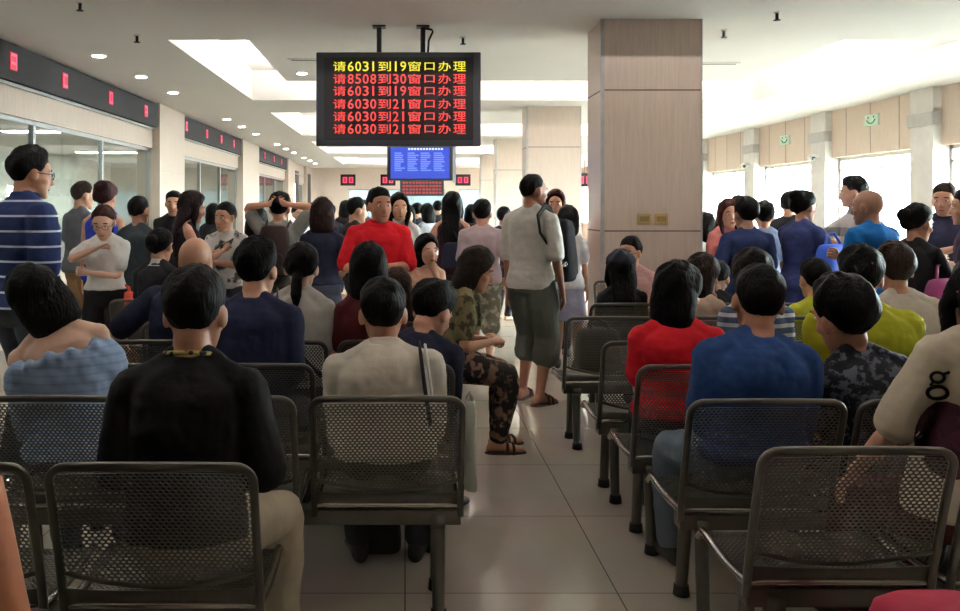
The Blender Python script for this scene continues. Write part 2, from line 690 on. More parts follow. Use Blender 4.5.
def glyph(ch, size=1.0, bold=0.02):
    key = (ch, bold)
    if key not in FONT_CACHE:
        cu = bpy.data.curves.new('glyph', 'FONT')
        cu.body = ch
        cu.size = 1.0
        cu.offset = bold
        cu.resolution_u = 3
        o = bpy.data.objects.new('glyph', cu)
        COL.objects.link(o)
        dg = bpy.context.evaluated_depsgraph_get()
        me = bpy.data.meshes.new_from_object(o.evaluated_get(dg))
        vs = [tuple(v.co) for v in me.vertices]
        fs = [tuple(p.vertices) for p in me.polygons]
        bpy.data.objects.remove(o, do_unlink=True)
        bpy.data.curves.remove(cu)
        bpy.data.meshes.remove(me)
        FONT_CACHE[key] = (vs, fs)
    return FONT_CACHE[key]


def put_glyph(g, ch, cx, cz, w, h, y, bold=0.02, depth=0.0):
    """a glyph fitted in the cell (w x h) centred at cx, cz on the plane y facing -Y"""
    vs, fs = glyph(ch, 1, bold)
    if not vs:
        return
    xs = [v[0] for v in vs]; ys = [v[1] for v in vs]
    bw, bh = max(xs) - min(xs), max(ys) - min(ys)
    mx, my = (max(xs) + min(xs)) / 2, (max(ys) + min(ys)) / 2
    sx, sy = w / max(bw, 0.3 * bh), h / max(bh, 1e-3)
    g.add([(cx + (v[0] - mx) * sx, y, cz + (v[1] - my) * sy) for v in vs], fs)


# ------------------------------------------------------------------ hanging boards
def hang_poles(t, xs, z0, top, r=0.024):
    for x in xs:
        g = G().cyl((x, 0.05, z0), (x, 0.05, top), r)
        g.box(x - 0.06, x + 0.06, -0.01, 0.11, top - 0.015, top)
        ob('pole', g, M_BLACKMETAL, t)


YB = 7.9
bx0, bx1, bz0, bz1 = at(316, YB), at(481, YB), zat(146, YB), zat(52, YB)
bw, bh, bcx, bcz = bx1 - bx0, bz1 - bz0, (bx0 + bx1) / 2, (bz0 + bz1) / 2
t = empty('led_board', (bcx, YB, bcz), 0, 'black hanging board with one yellow and five red lines of queue calls', 'led board')
g = G()
g.box(-bw / 2, bw / 2, 0, 0.10, -bh / 2, bh / 2)
ob('case', g, plain('board_case', (36, 42, 54), 0.35), t, bevel=0.012)
ob('screen', G().box(-bw / 2 + 0.075, bw / 2 - 0.075, -0.006, 0.004, -bh / 2 + 0.05, bh / 2 - 0.05), plain('led_screen_black', (14, 8, 14), 0.4), t)
ob('bezel', G().box(bw / 2 - 0.07, bw / 2 - 0.012, -0.004, 0.002, -bh / 2 + 0.01, bh / 2 - 0.01), plain('board_side_panel', (64, 66, 76), 0.4), t)
hang_poles(t, (at(379, YB) - bcx, at(423, YB) - bcx), bh / 2 - 0.01, ZC - bcz)
cb = G().tube([(at(428, YB) - bcx, 0.05, bh / 2 - 0.01), (at(429, YB) - bcx, 0.06, bh / 2 + 0.12), (at(433, YB) - bcx, 0.06, bh / 2 + 0.2), (at(432, YB) - bcx, 0.06, ZC - bcz - 0.03), (at(425, YB) - bcx, 0.06, ZC - bcz - 0.02)], 0.010, 8)
ob('cable', cb, M_BLACKMETAL, t, True)
rows = ['请6031到19窗口办理', '请8508到30窗口办理', '请6031到19窗口办理', '请6030到21窗口办理', '请6030到21窗口办理', '请6030到21窗口办理']
rowpy = [66.5, 79, 91, 104, 116.5, 129]
hw = (at(467, YB) - at(332, YB)) / 18
for r, py in zip(rows, rowpy):
    g = G()
    x = at(332, YB) - bcx
    cz = zat(py, YB) - bcz
    for ch in r:
        u = 1 if ch.isdigit() else 2
        put_glyph(g, ch, x + hw * u / 2, cz, hw * u * (0.78 if u == 1 else 0.84) * (0.55 if ch == '1' else 1) * (0.8 if ch == '口' else 1), 0.090 * (0.78 if ch == '口' else 1), -0.009, 0.006)
        x += hw * u
    ob('text_line', g, M_TEXTYEL if py < 70 else M_TEXTRED, t)

# the blue information screen on the next beam
YT = 14.3
t = empty('information_screen', (at(420, YT), YT, zat(163, YT)), 0, 'blue lit information screen hanging behind and below the red text board', 'screen')
w, h = 66 * YT / F, 35 * YT / F
ob('case', G().box(-w / 2, w / 2, 0, 0.1, -h / 2, h / 2), M_DARK, t, bevel=0.01)
ob('side_panel', G().box(w / 2, w / 2 + 0.05, 0.01, 0.10, -h / 2 - 0.03, h / 2), plain('grey_side', (150, 150, 158), 0.5), t)
ob('display', G().box(-w / 2 + 0.06, w / 2 - 0.06, -0.006, 0.004, -h / 2 + 0.035, h / 2 - 0.03), emit('blue_display', (46, 76, 214), 0.85), t)
g = G()
rnd = random.Random(3)
for i in range(12):
    g.box(-0.2 + i * 0.05, -0.2 + i * 0.05 + 0.036, -0.012, -0.007, h / 2 - 0.075, h / 2 - 0.045)
ob('heading_line', g, emit('display_white', (225, 232, 255), 1.0), t)
g = G()
for c in range(4):
    for r in range(9):
        x = -0.43 + c * 0.22
        ww = rnd.uniform(0.1, 0.19)
        z = h / 2 - 0.13 - r * 0.036
        g.box(x, x + ww, -0.012, -0.007, z - 0.011, z + 0.011)
ob('table_text', g, emit('display_pale', (110, 140, 240), 1.0), t)
hang_poles(t, (-0.3, 0.3), h / 2 - 0.01, ZC - t.location.z)
# the red board one beam further
YR = 20.9
t = empty('led_board', (at(422, YR), YR, zat(187.5, YR)), 0, 'small dark red text board hanging below the blue screen', 'led board')
w, h = 44 * YR / F, 17 * YR / F
ob('case', G().box(-w / 2, w / 2, 0, 0.1, -h / 2, h / 2), M_DARK, t, bevel=0.01)
g = G()
for r in range(4):
    for c in range(12):
        z = h / 2 - 0.09 - r * 0.083
        x = -w / 2 + 0.065 + c * 0.081
        g.box(x, x + rnd.uniform(0.05, 0.07), -0.01, 0.001, z - 0.025, z + 0.025)
ob('text_block', g, emit('dim_red_led', (170, 48, 52), 1.0), t)
hang_poles(t, (-0.3, 0.3), h / 2 - 0.01, ZC - t.location.z)

# ------------------------------------------------------------------ LED sign bands over the counters
def sign_mark(kind, w=0.13, h=0.155):
    """LED character: pale pink strokes in front of an added lit square imitating their red glow; returns (glow, strokes)"""
    g = G()
    s = 0.026
    t = G().box(0, 0.006, -w / 2 - 0.012, w / 2 + 0.012, -h / 2 - 0.012, h / 2 + 0.012)
    bars = {0: 'tmb', 1: 'tbl', 2: 'tblr', 3: 'tmr'}[kind]
    x0, x1 = 0.006, 0.010
    if 't' in bars:
        g.box(x0, x1, -w / 2, w / 2, h / 2 - s, h / 2)
    if 'b' in bars:
        g.box(x0, x1, -w / 2, w / 2, -h / 2, -h / 2 + s)
    if 'm' in bars:
        g.box(x0, x1, -w / 2, w / 2, -s / 2 - 0.02, s / 2 - 0.02)
    if 'l' in bars:
        g.box(x0, x1, -w / 2, -w / 2 + s, -h / 2, h / 2)
    if 'r' in bars:
        g.box(x0, x1, w / 2 - s, w / 2, -h / 2, h / 2)
    return t, g


bands = [(7.35, 13.75, [at_y for at_y in (8.70, 10.02, 11.58, 13.15)], 'long black sign band with red characters above the nearest counter glass'),
         (15.4, 20.85, [15.6, 17.2, 18.55, 19.9], 'black sign band with red characters past the first beige pier'),
         (23.25, 28.9, [24.3, 26.0, 27.6], 'black sign band with red characters past the second beige pier'),
         (2.2, 6.9, [3.2, 4.8, 6.2], 'black sign band beside the camera on the counter wall')]
for a, b, ys, lab in bands:
    t = empty('sign_band', (XL, (a + b) / 2, 2.93), 0, lab, 'sign')
    ob('band_case', G().box(0.0, 0.09, a - (a + b) / 2, b - (a + b) / 2, -0.18, 0.20), M_BAND, t)
    for i, y in enumerate(ys):
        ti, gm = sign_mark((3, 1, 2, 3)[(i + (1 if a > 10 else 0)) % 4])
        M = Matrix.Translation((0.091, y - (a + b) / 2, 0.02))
        e = ob('led_glow', G().merge(ti, M), M_REDGLOW, t)
        ob('led_character', G().merge(gm, M), M_REDLED, e)
# small red signs on the far wall
for k, px in enumerate((348, 388, 463, 585)):
    Y = YE - 0.02 if px != 585 else 30.0
    t = empty('window_sign', (at(px, Y), Y, zat(180, Y)), 0, ['small red lit sign on far wall left of the red polo man', 'small red lit sign on far wall under the blue screen corner',
              'small red lit sign on far wall right of the blue screen', 'small red lit sign between the two beige pillars'][k], 'sign')
    ob('case', G().box(-0.32, 0.32, 0, 0.05, -0.24, 0.24), M_BAND, t)
    for dx in (-0.13, 0.13):
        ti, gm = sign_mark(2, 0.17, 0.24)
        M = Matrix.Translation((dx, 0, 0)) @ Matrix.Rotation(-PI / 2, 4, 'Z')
        e = ob('led_glow', G().merge(ti, M), M_REDGLOW, t)
        ob('led_character', G().merge(gm, M), M_REDLED, e)
    if px == 585:
        ob('hanger', G().cyl((0, 0.03, 0.24), (0, 0.03, ZC - t.location.z), 0.015), M_BLACKMETAL, t)
for k, (px, Y) in enumerate(((299, 32.2), (311, 35.2))):
    o = ob('poster', G().box(0.003, 0.023, -0.45, 0.45, -0.85, 0.85), plain('dark_poster', (30, 28, 30), 0.5))
    o.location = (XL + (0.12 if k else 0.0), Y, 1.9 + 0.1)
    tag(o, ['dark upright poster on the left wall nearer the camera', 'dark upright poster at the far corner of the left wall'][k], 'poster')

# ------------------------------------------------------------------ ceiling fittings
DL = [(-3.4, y) for y in (5.2, 6.7, 9.44, 10.95, 12.46, 16.2, 17.7, 19.4, 22.6, 24.3, 26.0, 28.6, 30.4, 32.2)]
proto = None
for k, (x, y) in enumerate(DL):
    if proto is None:
        t = empty('downlight', (x, y, ZC), 0, 'round recessed downlight in the row along the left wall', 'downlight', 'downlights along the left wall')
        g = G().cyl((0, 0, -0.012), (0, 0, 0.0), 0.085, 24)
        ob('rim', g, M_WHITE, t, True)
        ob('lens', G().cyl((0, 0, -0.018), (0, 0, -0.011), 0.068, 24), M_LAMP, t)
        proto = t
    else:
        c = copy_tree(proto)
        c.location = (x, y, ZC)
c = copy_tree(proto)
c.location = (at(302, 12.0), 12.0, 3.36)
c['label'] = 'single downlight in the recessed ceiling panel left of the red text board'
del c['group']
g0 = None
for k, (px, py) in enumerate(((80, 2), (137, 35), (777, 12), (724, 30), (463, 37))):
    Y = F * (ZC - EYE) / (VY - py)
    t = empty('sprinkler', (at(px, Y), Y, ZC), 0, ['black ceiling sprinkler at the top left edge', 'black ceiling sprinkler beside the corner of the left ceiling tray', 'black ceiling sprinkler above the right windows near the top edge', 'black ceiling sprinkler just right of the beige pillar top', 'small black ceiling sprinkler right of the text board poles'][k], 'sprinkler')
    ob('rose', G().cyl((0, 0, -0.012), (0, 0, 0), 0.03), M_WHITE, t, True)
    g = G().cyl((0, 0, -0.07), (0, 0, -0.012), 0.014)
    g.cyl((0, 0, -0.075), (0, 0, -0.068), 0.03)
    ob('nozzle', g, M_BLACKMETAL, t, True)
# linear air diffusers on the tray panels
for k, (x, y, a) in enumerate(((-1.0, 10.9, 0), (3.9, 11.2, 0))):
    t = empty('air_vent', (x, y, 3.36), 0, ['slim grey air slot in the ceiling panel left of the text board', 'slim grey air slot in the ceiling panel by the beige pillar'][k], 'vent')
    ob('vent_frame', G().box(-0.5, 0.5, -0.05, 0.05, -0.015, 0), M_WHITE, t)
    ob('slot', G().box(-0.46, 0.46, -0.02, 0.02, -0.018, -0.012), M_DARK, t)

# exit sign, cameras on the right wall
for k, (px, py, s) in enumerate(((873, 120, 1.0), (786, 140, 0.8))):
    Y = F * XR / (px - VX)
    t = empty('exit_sign', (XR - 0.03, Y, zat(py, Y)), 0, ['pale exit sign with green marks on the right wall', 'smaller pale exit sign further along the right wall'][k], 'sign')
    ob('case', G().box(0, 0.03, -0.2, 0.2, -0.09, 0.09), plain('sign_pale', (206, 224, 210), 0.5), t, bevel=0.006)
    g = G()
    M = Matrix.Rotation(PI / 2, 4, 'Y')
    g.ell((-0.006, 0.08, 0.045), (0.006, 0.02, 0.02), 10, 6)
    g.ell((-0.006, -0.08, 0.045), (0.006, 0.02, 0.02), 10, 6)
    g.tube([(-0.004, 0.12, 0.0), (-0.004, 0.06, -0.045), (-0.004, 0.0, -0.055), (-0.004, -0.06, -0.045), (-0.004, -0.12, 0.0)], 0.012, 8)
    ob('green_mark', g, plain('exit_green', (40, 140, 84), 0.5), t, True)
for k, (py_, y) in enumerate(((157, 15.15), (165, 18.2))):
    z = zat(py_, y)
    t = empty('security_camera', (XR - 0.12, y, z), 0, ['white security camera on the nearer window pilaster', 'white security camera on the window pilaster beside the pillar'][k], 'camera')
    ob('bracket', G().box(-0.12, 0.0, -0.03, 0.03, -0.02, 0.05), M_WHITE, t)
    g = G().tube([(-0.10, 0.12, 0.0), (-0.16, -0.1, -0.03)], [0.05, 0.05], 14)
    ob('housing', g, M_WHITE, t, True)
    ob('lens', G().ell((-0.17, -0.15, -0.037), (0.035, 0.03, 0.035)), M_DARK, t, True)


# ------------------------------------------------------------------ beam seating
SW = 0.54          # seat width
PITCH = 0.57


def back_y(z):      # backrest plane, leaning back towards the camera at its top
    return (0.80 - z) * 0.20 + 0.02 * math.cos((z - 0.4) * 5)


def arc_z(x):       # the curved lower edge of the perforated panel
    u = x / (SW / 2)
    return 0.452 + 0.055 * u * u


def perforated(x0, x1, v0, v1, keep, place, px=0.016, py=0.010, rx=0.0056, ry=0.0042):
    g = G()
    nrow = int((v1 - v0) / py)
    ncol = int((x1 - x0) / px)
    for r in range(nrow):
        off = 0.0 if r % 2 == 0 else px / 2
        for c in range(ncol - (r % 2)):
            cx = x0 + off + (c + 0.5) * px
            cv = v0 + (r + 0.5) * py
            if not keep(cx, cv):
                continue
            ex, ey = px / 2, py / 2
            outer = [(ex, 0), (ex, ey), (0, ey), (-ex, ey), (-ex, 0), (-ex, -ey), (0, -ey), (ex, -ey)]
            inner = [(rx, 0), (rx * .7, ry * .7), (0, ry), (-rx * .7, ry * .7), (-rx, 0), (-rx * .7, -ry * .7), (0, -ry), (rx * .7, -ry * .7)]
            vs = [place(cx + a, cv + b) for a, b in outer] + [place(cx + a, cv + b) for a, b in inner]
            fs = [(i, (i + 1) % 8, 8 + (i + 1) % 8, 8 + i) for i in range(8)]
            g.add(vs, fs)
    return g


def solidify(me, t):
    bm = bmesh.new()
    bm.from_mesh(me)
    bmesh.ops.remove_doubles(bm, verts=bm.verts, dist=1e-5)
    bmesh.ops.recalc_face_normals(bm, faces=bm.faces)
    bmesh.ops.solidify(bm, geom=bm.faces[:], thickness=t)
    bm.to_mesh(me)
    bm.free()
    return me


def make_seat_meshes():
    # backrest perforated panel
    hx = SW / 2 - 0.022
    place = lambda x, z: (x, back_y(z) + 0.018 * (1 - (x / hx) ** 2) * 0.8, z)
    g = perforated(-hx, hx, 0.44, 0.785, lambda x, z: z > arc_z(x) + 0.008, place)
    back = g.mesh('backrest', M_CHAIR, False)
    solidify(back, 0.002)
    # rails: an inverted U flat bar plus curved lower rail
    g = G()
    pts = []
    W, T, R = SW / 2 - 0.012, 0.80, 0.045
    for z in (0.36, 0.45, 0.55, 0.65, T - R):
        pts.append((-W, z))
    for i in range(1, 7):
        a = PI - i * PI / 12
        pts.append((-W + R + R * math.cos(a), T - R + R * math.sin(a)))
    pts += [(-W / 3, T + 0.002), (W / 3, T + 0.002)]
    for i in range(6, 0, -1):
        a = i * PI / 12
        pts.append((W - R + R * math.cos(a), T - R + R * math.sin(a)))
    for z in (T - R, 0.65, 0.55, 0.45, 0.36):
        pts.append((W, z))
    R_ = []
    for i, (x, z) in enumerate(pts):
        a = Vector(pts[max(i - 1, 0)]); b = Vector(pts[min(i + 1, len(pts) - 1)])
        t = (b - a).normalized()
        nx, nz = -t.y, t.x
        y = back_y(z)
        hw_, hd = 0.011, 0.009
        ring = []
        for (p, q) in ((1, -.6), (.6, -1), (-.6, -1), (-1, -.6), (-1, .6), (-.6, 1), (.6, 1), (1, .6)):
            ring.append((x + nx * hw_ * p, y + hd * q, z + nz * hw_ * p))
        R_.append(ring)
    g.rings(R_)
    low = [(x, back_y(arc_z(x)) + 0.014 * (1 - (x / hx) ** 2), arc_z(x)) for x in [(-1 + 2 * i / 14) * (W - 0.005) for i in range(15)]]
    g.tube(low, 0.008, 8)
    frame = g.mesh('back_frame', M_CHAIRD, True)
    # solid lower apron below the opening
    g = G()
    n = 14
    vs, fs = [], []
    for i in range(n + 1):
        x = (-1 + 2 * i / n) * (W - 0.004)
        u = x / (SW / 2)
        zt = 0.438 + 0.018 * u * u
        for z in (0.36, 0.40, zt):
            vs.append((x, back_y(z) + 0.016 * (1 - u * u), z))
    for i in range(n):
        for j in range(2):
            fs.append((i * 3 + j, (i + 1) * 3 + j, (i + 1) * 3 + j + 1, i * 3 + j + 1))
    g.add(vs, fs)
    apron = g.mesh('apron', M_CHAIR, True)
    solidify(apron, 0.004)
    # seat pan
    def prof(v):                     # v 0 (back) .. 1 (front)
        y = 0.11 + v * 0.385
        z = 0.400 - 0.012 * math.sin(PI * min(v * 1.15, 1)) + (0.012 * v) - (max(0, v - 0.88) ** 2) * 2.2
        return y, z
    place = lambda x, v: (x, prof(v / 0.40)[0], prof(v / 0.40)[1] - 0.004 * (1 - (x / hx) ** 2))
    g = perforated(-hx, hx, 0.0, 0.40, lambda x, v: True, place)
    seat = g.mesh('seat', M_CHAIR, False)
    solidify(seat, 0.002)
    g = G()
    for sx in (-1, 1):
        g.tube([(sx * (W - 0.002), prof(i / 10)[0], prof(i / 10)[1]) for i in range(11)], 0.013, 10)
    g.tube([(-W + 2 * W * i / 8, prof(1)[0] + 0.004, prof(1)[1]) for i in range(9)], 0.011, 10)
    g.tube([(-W + 2 * W * i / 8, prof(0)[0] - 0.004, prof(0)[1]) for i in range(9)], 0.010, 10)
    rim = g.mesh('seat_rim', M_CHROME, True)
    return back, frame, apron, seat, rim


SEAT_MESHES = make_seat_meshes()


def bench_leg_meshes():
    g = G()
    g.box(-0.022, 0.022, 0.08, 0.32, 0.325, 0.365)
    g.tube([(0, 0.12, 0.335), (0, 0.10, 0.06), (0, 0.09, 0.03)], [0.025, 0.023, 0.022], 14)
    g.tube([(0, 0.28, 0.335), (0, 0.33, 0.06), (0, 0.335, 0.03)], [0.025, 0.023, 0.022], 14)
    leg = g.mesh('leg', M_CHAIRD, True)
    ft = []
    for y in (0.09, 0.335):
        f = G().tube([(0, y, 0.002), (0, y, 0.04)], [0.031, 0.027], 14, caps=False)
        ft.append(f.mesh('rubber_foot', M_RUBBER, True))
    return leg, ft


LEG_MESH, FOOT_MESH = bench_leg_meshes()


def bench(xs, row, label):
    """xs: seat centre positions on one beam; row: depth of the backrests"""
    x0, x1 = min(xs) - SW / 2, max(xs) + SW / 2
    cx = (x0 + x1) / 2
    t = empty('waiting_bench', (cx, row, 0), 0, label, 'bench', 'perforated steel waiting benches')
    back, frame, apron, seat, rim = SEAT_MESHES
    for x in xs:
        b = ob('backrest', back, None, t)
        b.location.x = x - cx
        f = ob('back_frame', frame, None, b)
        a = ob('apron', apron, None, b)
        s = ob('seat', seat, None, t)
        s.location.x = x - cx
        r = ob('seat_rim', rim, None, s)
    ob('beam', G().box(x0 - cx + 0.01, x1 - cx - 0.01, 0.10, 0.175, 0.330, 0.384), M_CHAIRD, t, bevel=0.004)
    for lx in ((x0 - cx + 0.09), (x1 - cx - 0.09)):
        l = ob('leg', LEG_MESH, None, t)
        l.location.x = lx
        for f in FOOT_MESH:
            ob('rubber_foot', f, None, l)
    return t


LX = (-1.21, -0.64, -0.062)
bench((-1.78, -1.21, -0.64), 2.14, 'perforated steel bench at lower left under the black T-shirt man, nearest of the left block')
bench(LX, 2.90, 'perforated steel bench holding the cream shirt man, second row of the left block')
bench(LX, 3.50, 'steel bench holding the navy T-shirt man, third row of the left block')
bench(LX, 4.12, 'steel bench holding the bald man, fourth row of the left block')
bench(LX, 4.76, 'steel bench holding the floral trousers woman, fifth row of the left block')
bench((-2.75, -2.18, -1.61), 0.95, 'steel bench at the left edge under the person whose bare arm shows')
RX = (1.215, 1.785, 2.355, 2.925)
bench(RX, 2.28, 'steel bench with an empty first seat at lower right, nearest of the right block')
bench(RX, 2.85, 'steel bench holding the blue shirt man, second row of the right block')
bench(RX, 3.475, 'steel bench holding the red shirt woman, third row of the right block')
bench(RX, 4.09, 'steel bench with an empty aisle seat, fourth row of the right block')
bench(RX, 5.02, 'steel bench with a black bag on its aisle seat, fifth row of the right block')
bench((1.51, 2.08, 2.65), 5.72, 'steel bench holding the dark coat person, farthest row of the right block')
bench((-1.81, -1.24), 5.97, 'short steel bench under the woman with white collar, left of the left block')
t = bench((0.17,), 0.0, 'single steel seat facing the camera under the bare-shouldered woman')
t.rotation_euler.z = PI
t.location.x, t.location.y = 0.17, 7.44
t = bench((1.93,), 0.0, 'single steel seat against the beige pillar facing the camera')
t.rotation_euler.z = PI
t.location.x, t.location.y = 1.93, 7.5


# ------------------------------------------------------------------ people
BAKE = []           # (container, voxel, smooth steps, displace, finish)


def bake_all():
    """grow every queued body, garment and hair piece into one continuous surface"""
    tex = bpy.data.textures.new('folds', 'CLOUDS')
    tex.noise_scale = 0.11
    tex2 = bpy.data.textures.new('locks', 'CLOUDS')
    tex2.noise_scale = 0.028
    obs = []
    for g, vox, sm, disp, fin in BAKE:
        me = g.mesh('tmp', [])
        o = bpy.data.objects.new('tmp', me)
        COL.objects.link(o)
        r = o.modifiers.new('r', 'REMESH')
        r.mode = 'VOXEL'
        r.voxel_size = vox
        r.use_smooth_shade = True
        if sm:
            s = o.modifiers.new('s', 'SMOOTH')
            s.factor = 0.5
            s.iterations = sm
        if disp:
            d = o.modifiers.new('d', 'DISPLACE')
            d.texture = tex if disp[0] == 'folds' else tex2
            d.texture_coords = 'LOCAL'
            d.strength = disp[1]
            d.mid_level = 0.5
        obs.append(o)
    dg = bpy.context.evaluated_depsgraph_get()
    dg.update()
    baked = []
    for o in obs:
        baked.append(bpy.data.meshes.new_from_object(o.evaluated_get(dg), depsgraph=dg))
    for o in obs:
        m = o.data
        bpy.data.objects.remove(o, do_unlink=True)
        bpy.data.meshes.remove(m)
    for me, job in zip(baked, BAKE):
        job[4](me)
    BAKE.clear()


def arrays(me):
    nv, nl, npoly = len(me.vertices), len(me.loops), len(me.polygons)
    v = np.empty(nv * 3, np.float32); me.vertices.foreach_get('co', v)
    li = np.empty(nl, np.int32); me.loops.foreach_get('vertex_index', li)
    ls = np.empty(npoly, np.int32); me.polygons.foreach_get('loop_start', ls)
    return v.reshape(-1, 3), li, ls


def join_arrays(name, parts, mats):
    """parts: list of (verts, loop vertex ids, loop starts, material index)"""
    V, LI, LS, MI = [], [], [], []
    nv = nl = 0
    for v, li, ls, mi in parts:
        V.append(v); LI.append(li + nv); LS.append(ls + nl)
        MI.append(np.full(len(ls), mi, np.int32))
        nv += len(v); nl += len(li)
    V = np.concatenate(V); LI = np.concatenate(LI); LS = np.concatenate(LS); MI = np.concatenate(MI)
    me = bpy.data.meshes.new(name)
    me.vertices.add(nv); me.loops.add(nl); me.polygons.add(len(LS))
    me.vertices.foreach_set('co', V.astype(np.float32).ravel())
    me.loops.foreach_set('vertex_index', LI.astype(np.int32))
    me.polygons.foreach_set('loop_start', LS.astype(np.int32))
    for m in mats:
        me.materials.append(m)
    me.polygons.foreach_set('material_index', MI)
    me.polygons.foreach_set('use_smooth', np.ones(len(LS), bool))
    me.update(calc_edges=True)
    me.validate()
    return me


def g_arrays(g):
    v = np.array(g.v, np.float32)
    li = np.array([i for f in g.f for i in f], np.int32)
    n = np.array([len(f) for f in g.f], np.int32)
    ls = np.concatenate([[0], np.cumsum(n)[:-1]]).astype(np.int32)
    return v, li, ls


def xform(v, M):
    A = np.array(M.to_3x3(), np.float32)
    return v @ A.T + np.array(M.translation, np.float32)


# --- hands: right hand, wrist at the origin, fingers along +Y, palm facing -Z, thumb towards -X
HANDS = {}


def hand_geometry(curl, thumb_in):
    g = G()
    X, Z = Vector((1, 0, 0)), Vector((0, 0, 1))
    g.loft([(Vector((0, y, z)), X, Z, rx, rz) for y, z, rx, rz in ((-0.035, 0, 0.026, 0.022), (0.0, 0, 0.027, 0.019), (0.03, 0, 0.035, 0.017), (0.065, 0, 0.041, 0.015), (0.088, 0, 0.040, 0.013), (0.098, 0, 0.036, 0.009))], 16, ex=2.6)
    for x, L, r, sp in ((-0.031, 0.072, 0.0088, -0.10), (-0.010, 0.080, 0.0090, -0.02), (0.011, 0.074, 0.0086, 0.05), (0.030, 0.058, 0.0078, 0.14)):
        p = Vector((x, 0.082, 0.0))
        a = curl * 0.25
        pts, rr = [p], [r * 1.1]
        for k, fr in enumerate((0.48, 0.30, 0.22)):
            a += curl * (0.55, 0.9, 0.6)[k]
            d = Vector((math.sin(sp) * math.cos(a), math.cos(sp) * math.cos(a), -math.sin(a)))
            p = p + d * (L * fr)
            pts.append(p); rr.append(r * (1.0, 0.93, 0.82)[k])
        g.tube(pts, rr, 10)
    t = thumb_in
    g.tube([(-0.018, 0.018, -0.004), (-0.042, 0.045, -0.012 - 0.012 * t), (-0.056 + 0.02 * t, 0.072, -0.016 - 0.022 * t), (-0.060 + 0.034 * t, 0.096, -0.018 - 0.03 * t)], [0.017, 0.013, 0.0105, 0.009], 12)
    return g


for nm, cu, th in (('relaxed', 0.42, 0.3), ('grip', 1.25, 0.9), ('flat', 0.15, 0.1)):
    BAKE.append((hand_geometry(cu, th), 0.0034, 2, None, lambda me, nm=nm: HANDS.__setitem__(nm, arrays(me))))
bake_all()


def hand_at(pose, M, right, s):
    v, li, ls = HANDS[pose]
    v = v.copy()
    if not right:
        v[:, 0] *= -1
        li2 = li.copy()
        n = np.diff(np.append(ls, len(li)))
        for k in range(0, 1):
            pass
        # flip the winding of the mirrored copy
        if (n == 4).all():
            li2 = li.reshape(-1, 4)[:, ::-1].ravel().copy()
        li = li2
    return xform(v * s, M), li, ls


# --- torso profile: height, half width, half depth, forward shift
MALE = [(0.80, 0.060, 0.060, 0.0), (0.84, 0.135, 0.105, -0.005), (0.89, 0.170, 0.118, -0.012), (0.95, 0.172, 0.116, -0.008), (1.02, 0.158, 0.104, 0.0), (1.09, 0.150, 0.100, 0.004), (1.17, 0.157, 0.106, 0.004),
        (1.25, 0.168, 0.114, 0.002), (1.32, 0.172, 0.112, -0.004), (1.365, 0.160, 0.098, -0.012), (1.40, 0.128, 0.082, -0.016), (1.43, 0.092, 0.068, -0.014), (1.46, 0.066, 0.060, -0.008), (1.50, 0.056, 0.057, 0.002), (1.56, 0.052, 0.055, 0.008)]
FEMALE = [(0.80, 0.060, 0.060, 0.0), (0.84, 0.140, 0.108, -0.008), (0.89, 0.172, 0.122, -0.016), (0.95, 0.168, 0.114, -0.008), (1.02, 0.142, 0.096, 0.0), (1.09, 0.128, 0.088, 0.004), (1.17, 0.136, 0.095, 0.008),
          (1.25, 0.150, 0.112, 0.016), (1.32, 0.152, 0.104, 0.004), (1.365, 0.140, 0.086, -0.010), (1.40, 0.110, 0.070, -0.014), (1.43, 0.078, 0.058, -0.010), (1.46, 0.056, 0.051, -0.006), (1.50, 0.046, 0.047, 0.002), (1.56, 0.045, 0.047, 0.008)]


def prof_at(tab, z):
    if z <= tab[0][0]:
        return tab[0][1:]
    for a, b in zip(tab, tab[1:]):
        if z <= b[0]:
            t = (z - a[0]) / (b[0] - a[0])
            return tuple(a[i] + (b[i] - a[i]) * t for i in (1, 2, 3))
    return tab[-1][1:]


def ss(t):
    t = max(0.0, min(1.0, t))
    return t * t * (3 - 2 * t)


def ik(S, T, a, b, hint):
    d = T - S
    L = min(max(d.length, 0.12), (a + b) * 0.998)
    u = d.normalized()
    T = S + u * L
    x = (a * a - b * b + L * L) / (2 * L)
    h = math.sqrt(max(a * a - x * x, 0))
    v = hint - u * hint.dot(u)
    v = v.normalized() if v.length > 1e-5 else u.orthogonal().normalized()
    return S + u * x + v * h, T


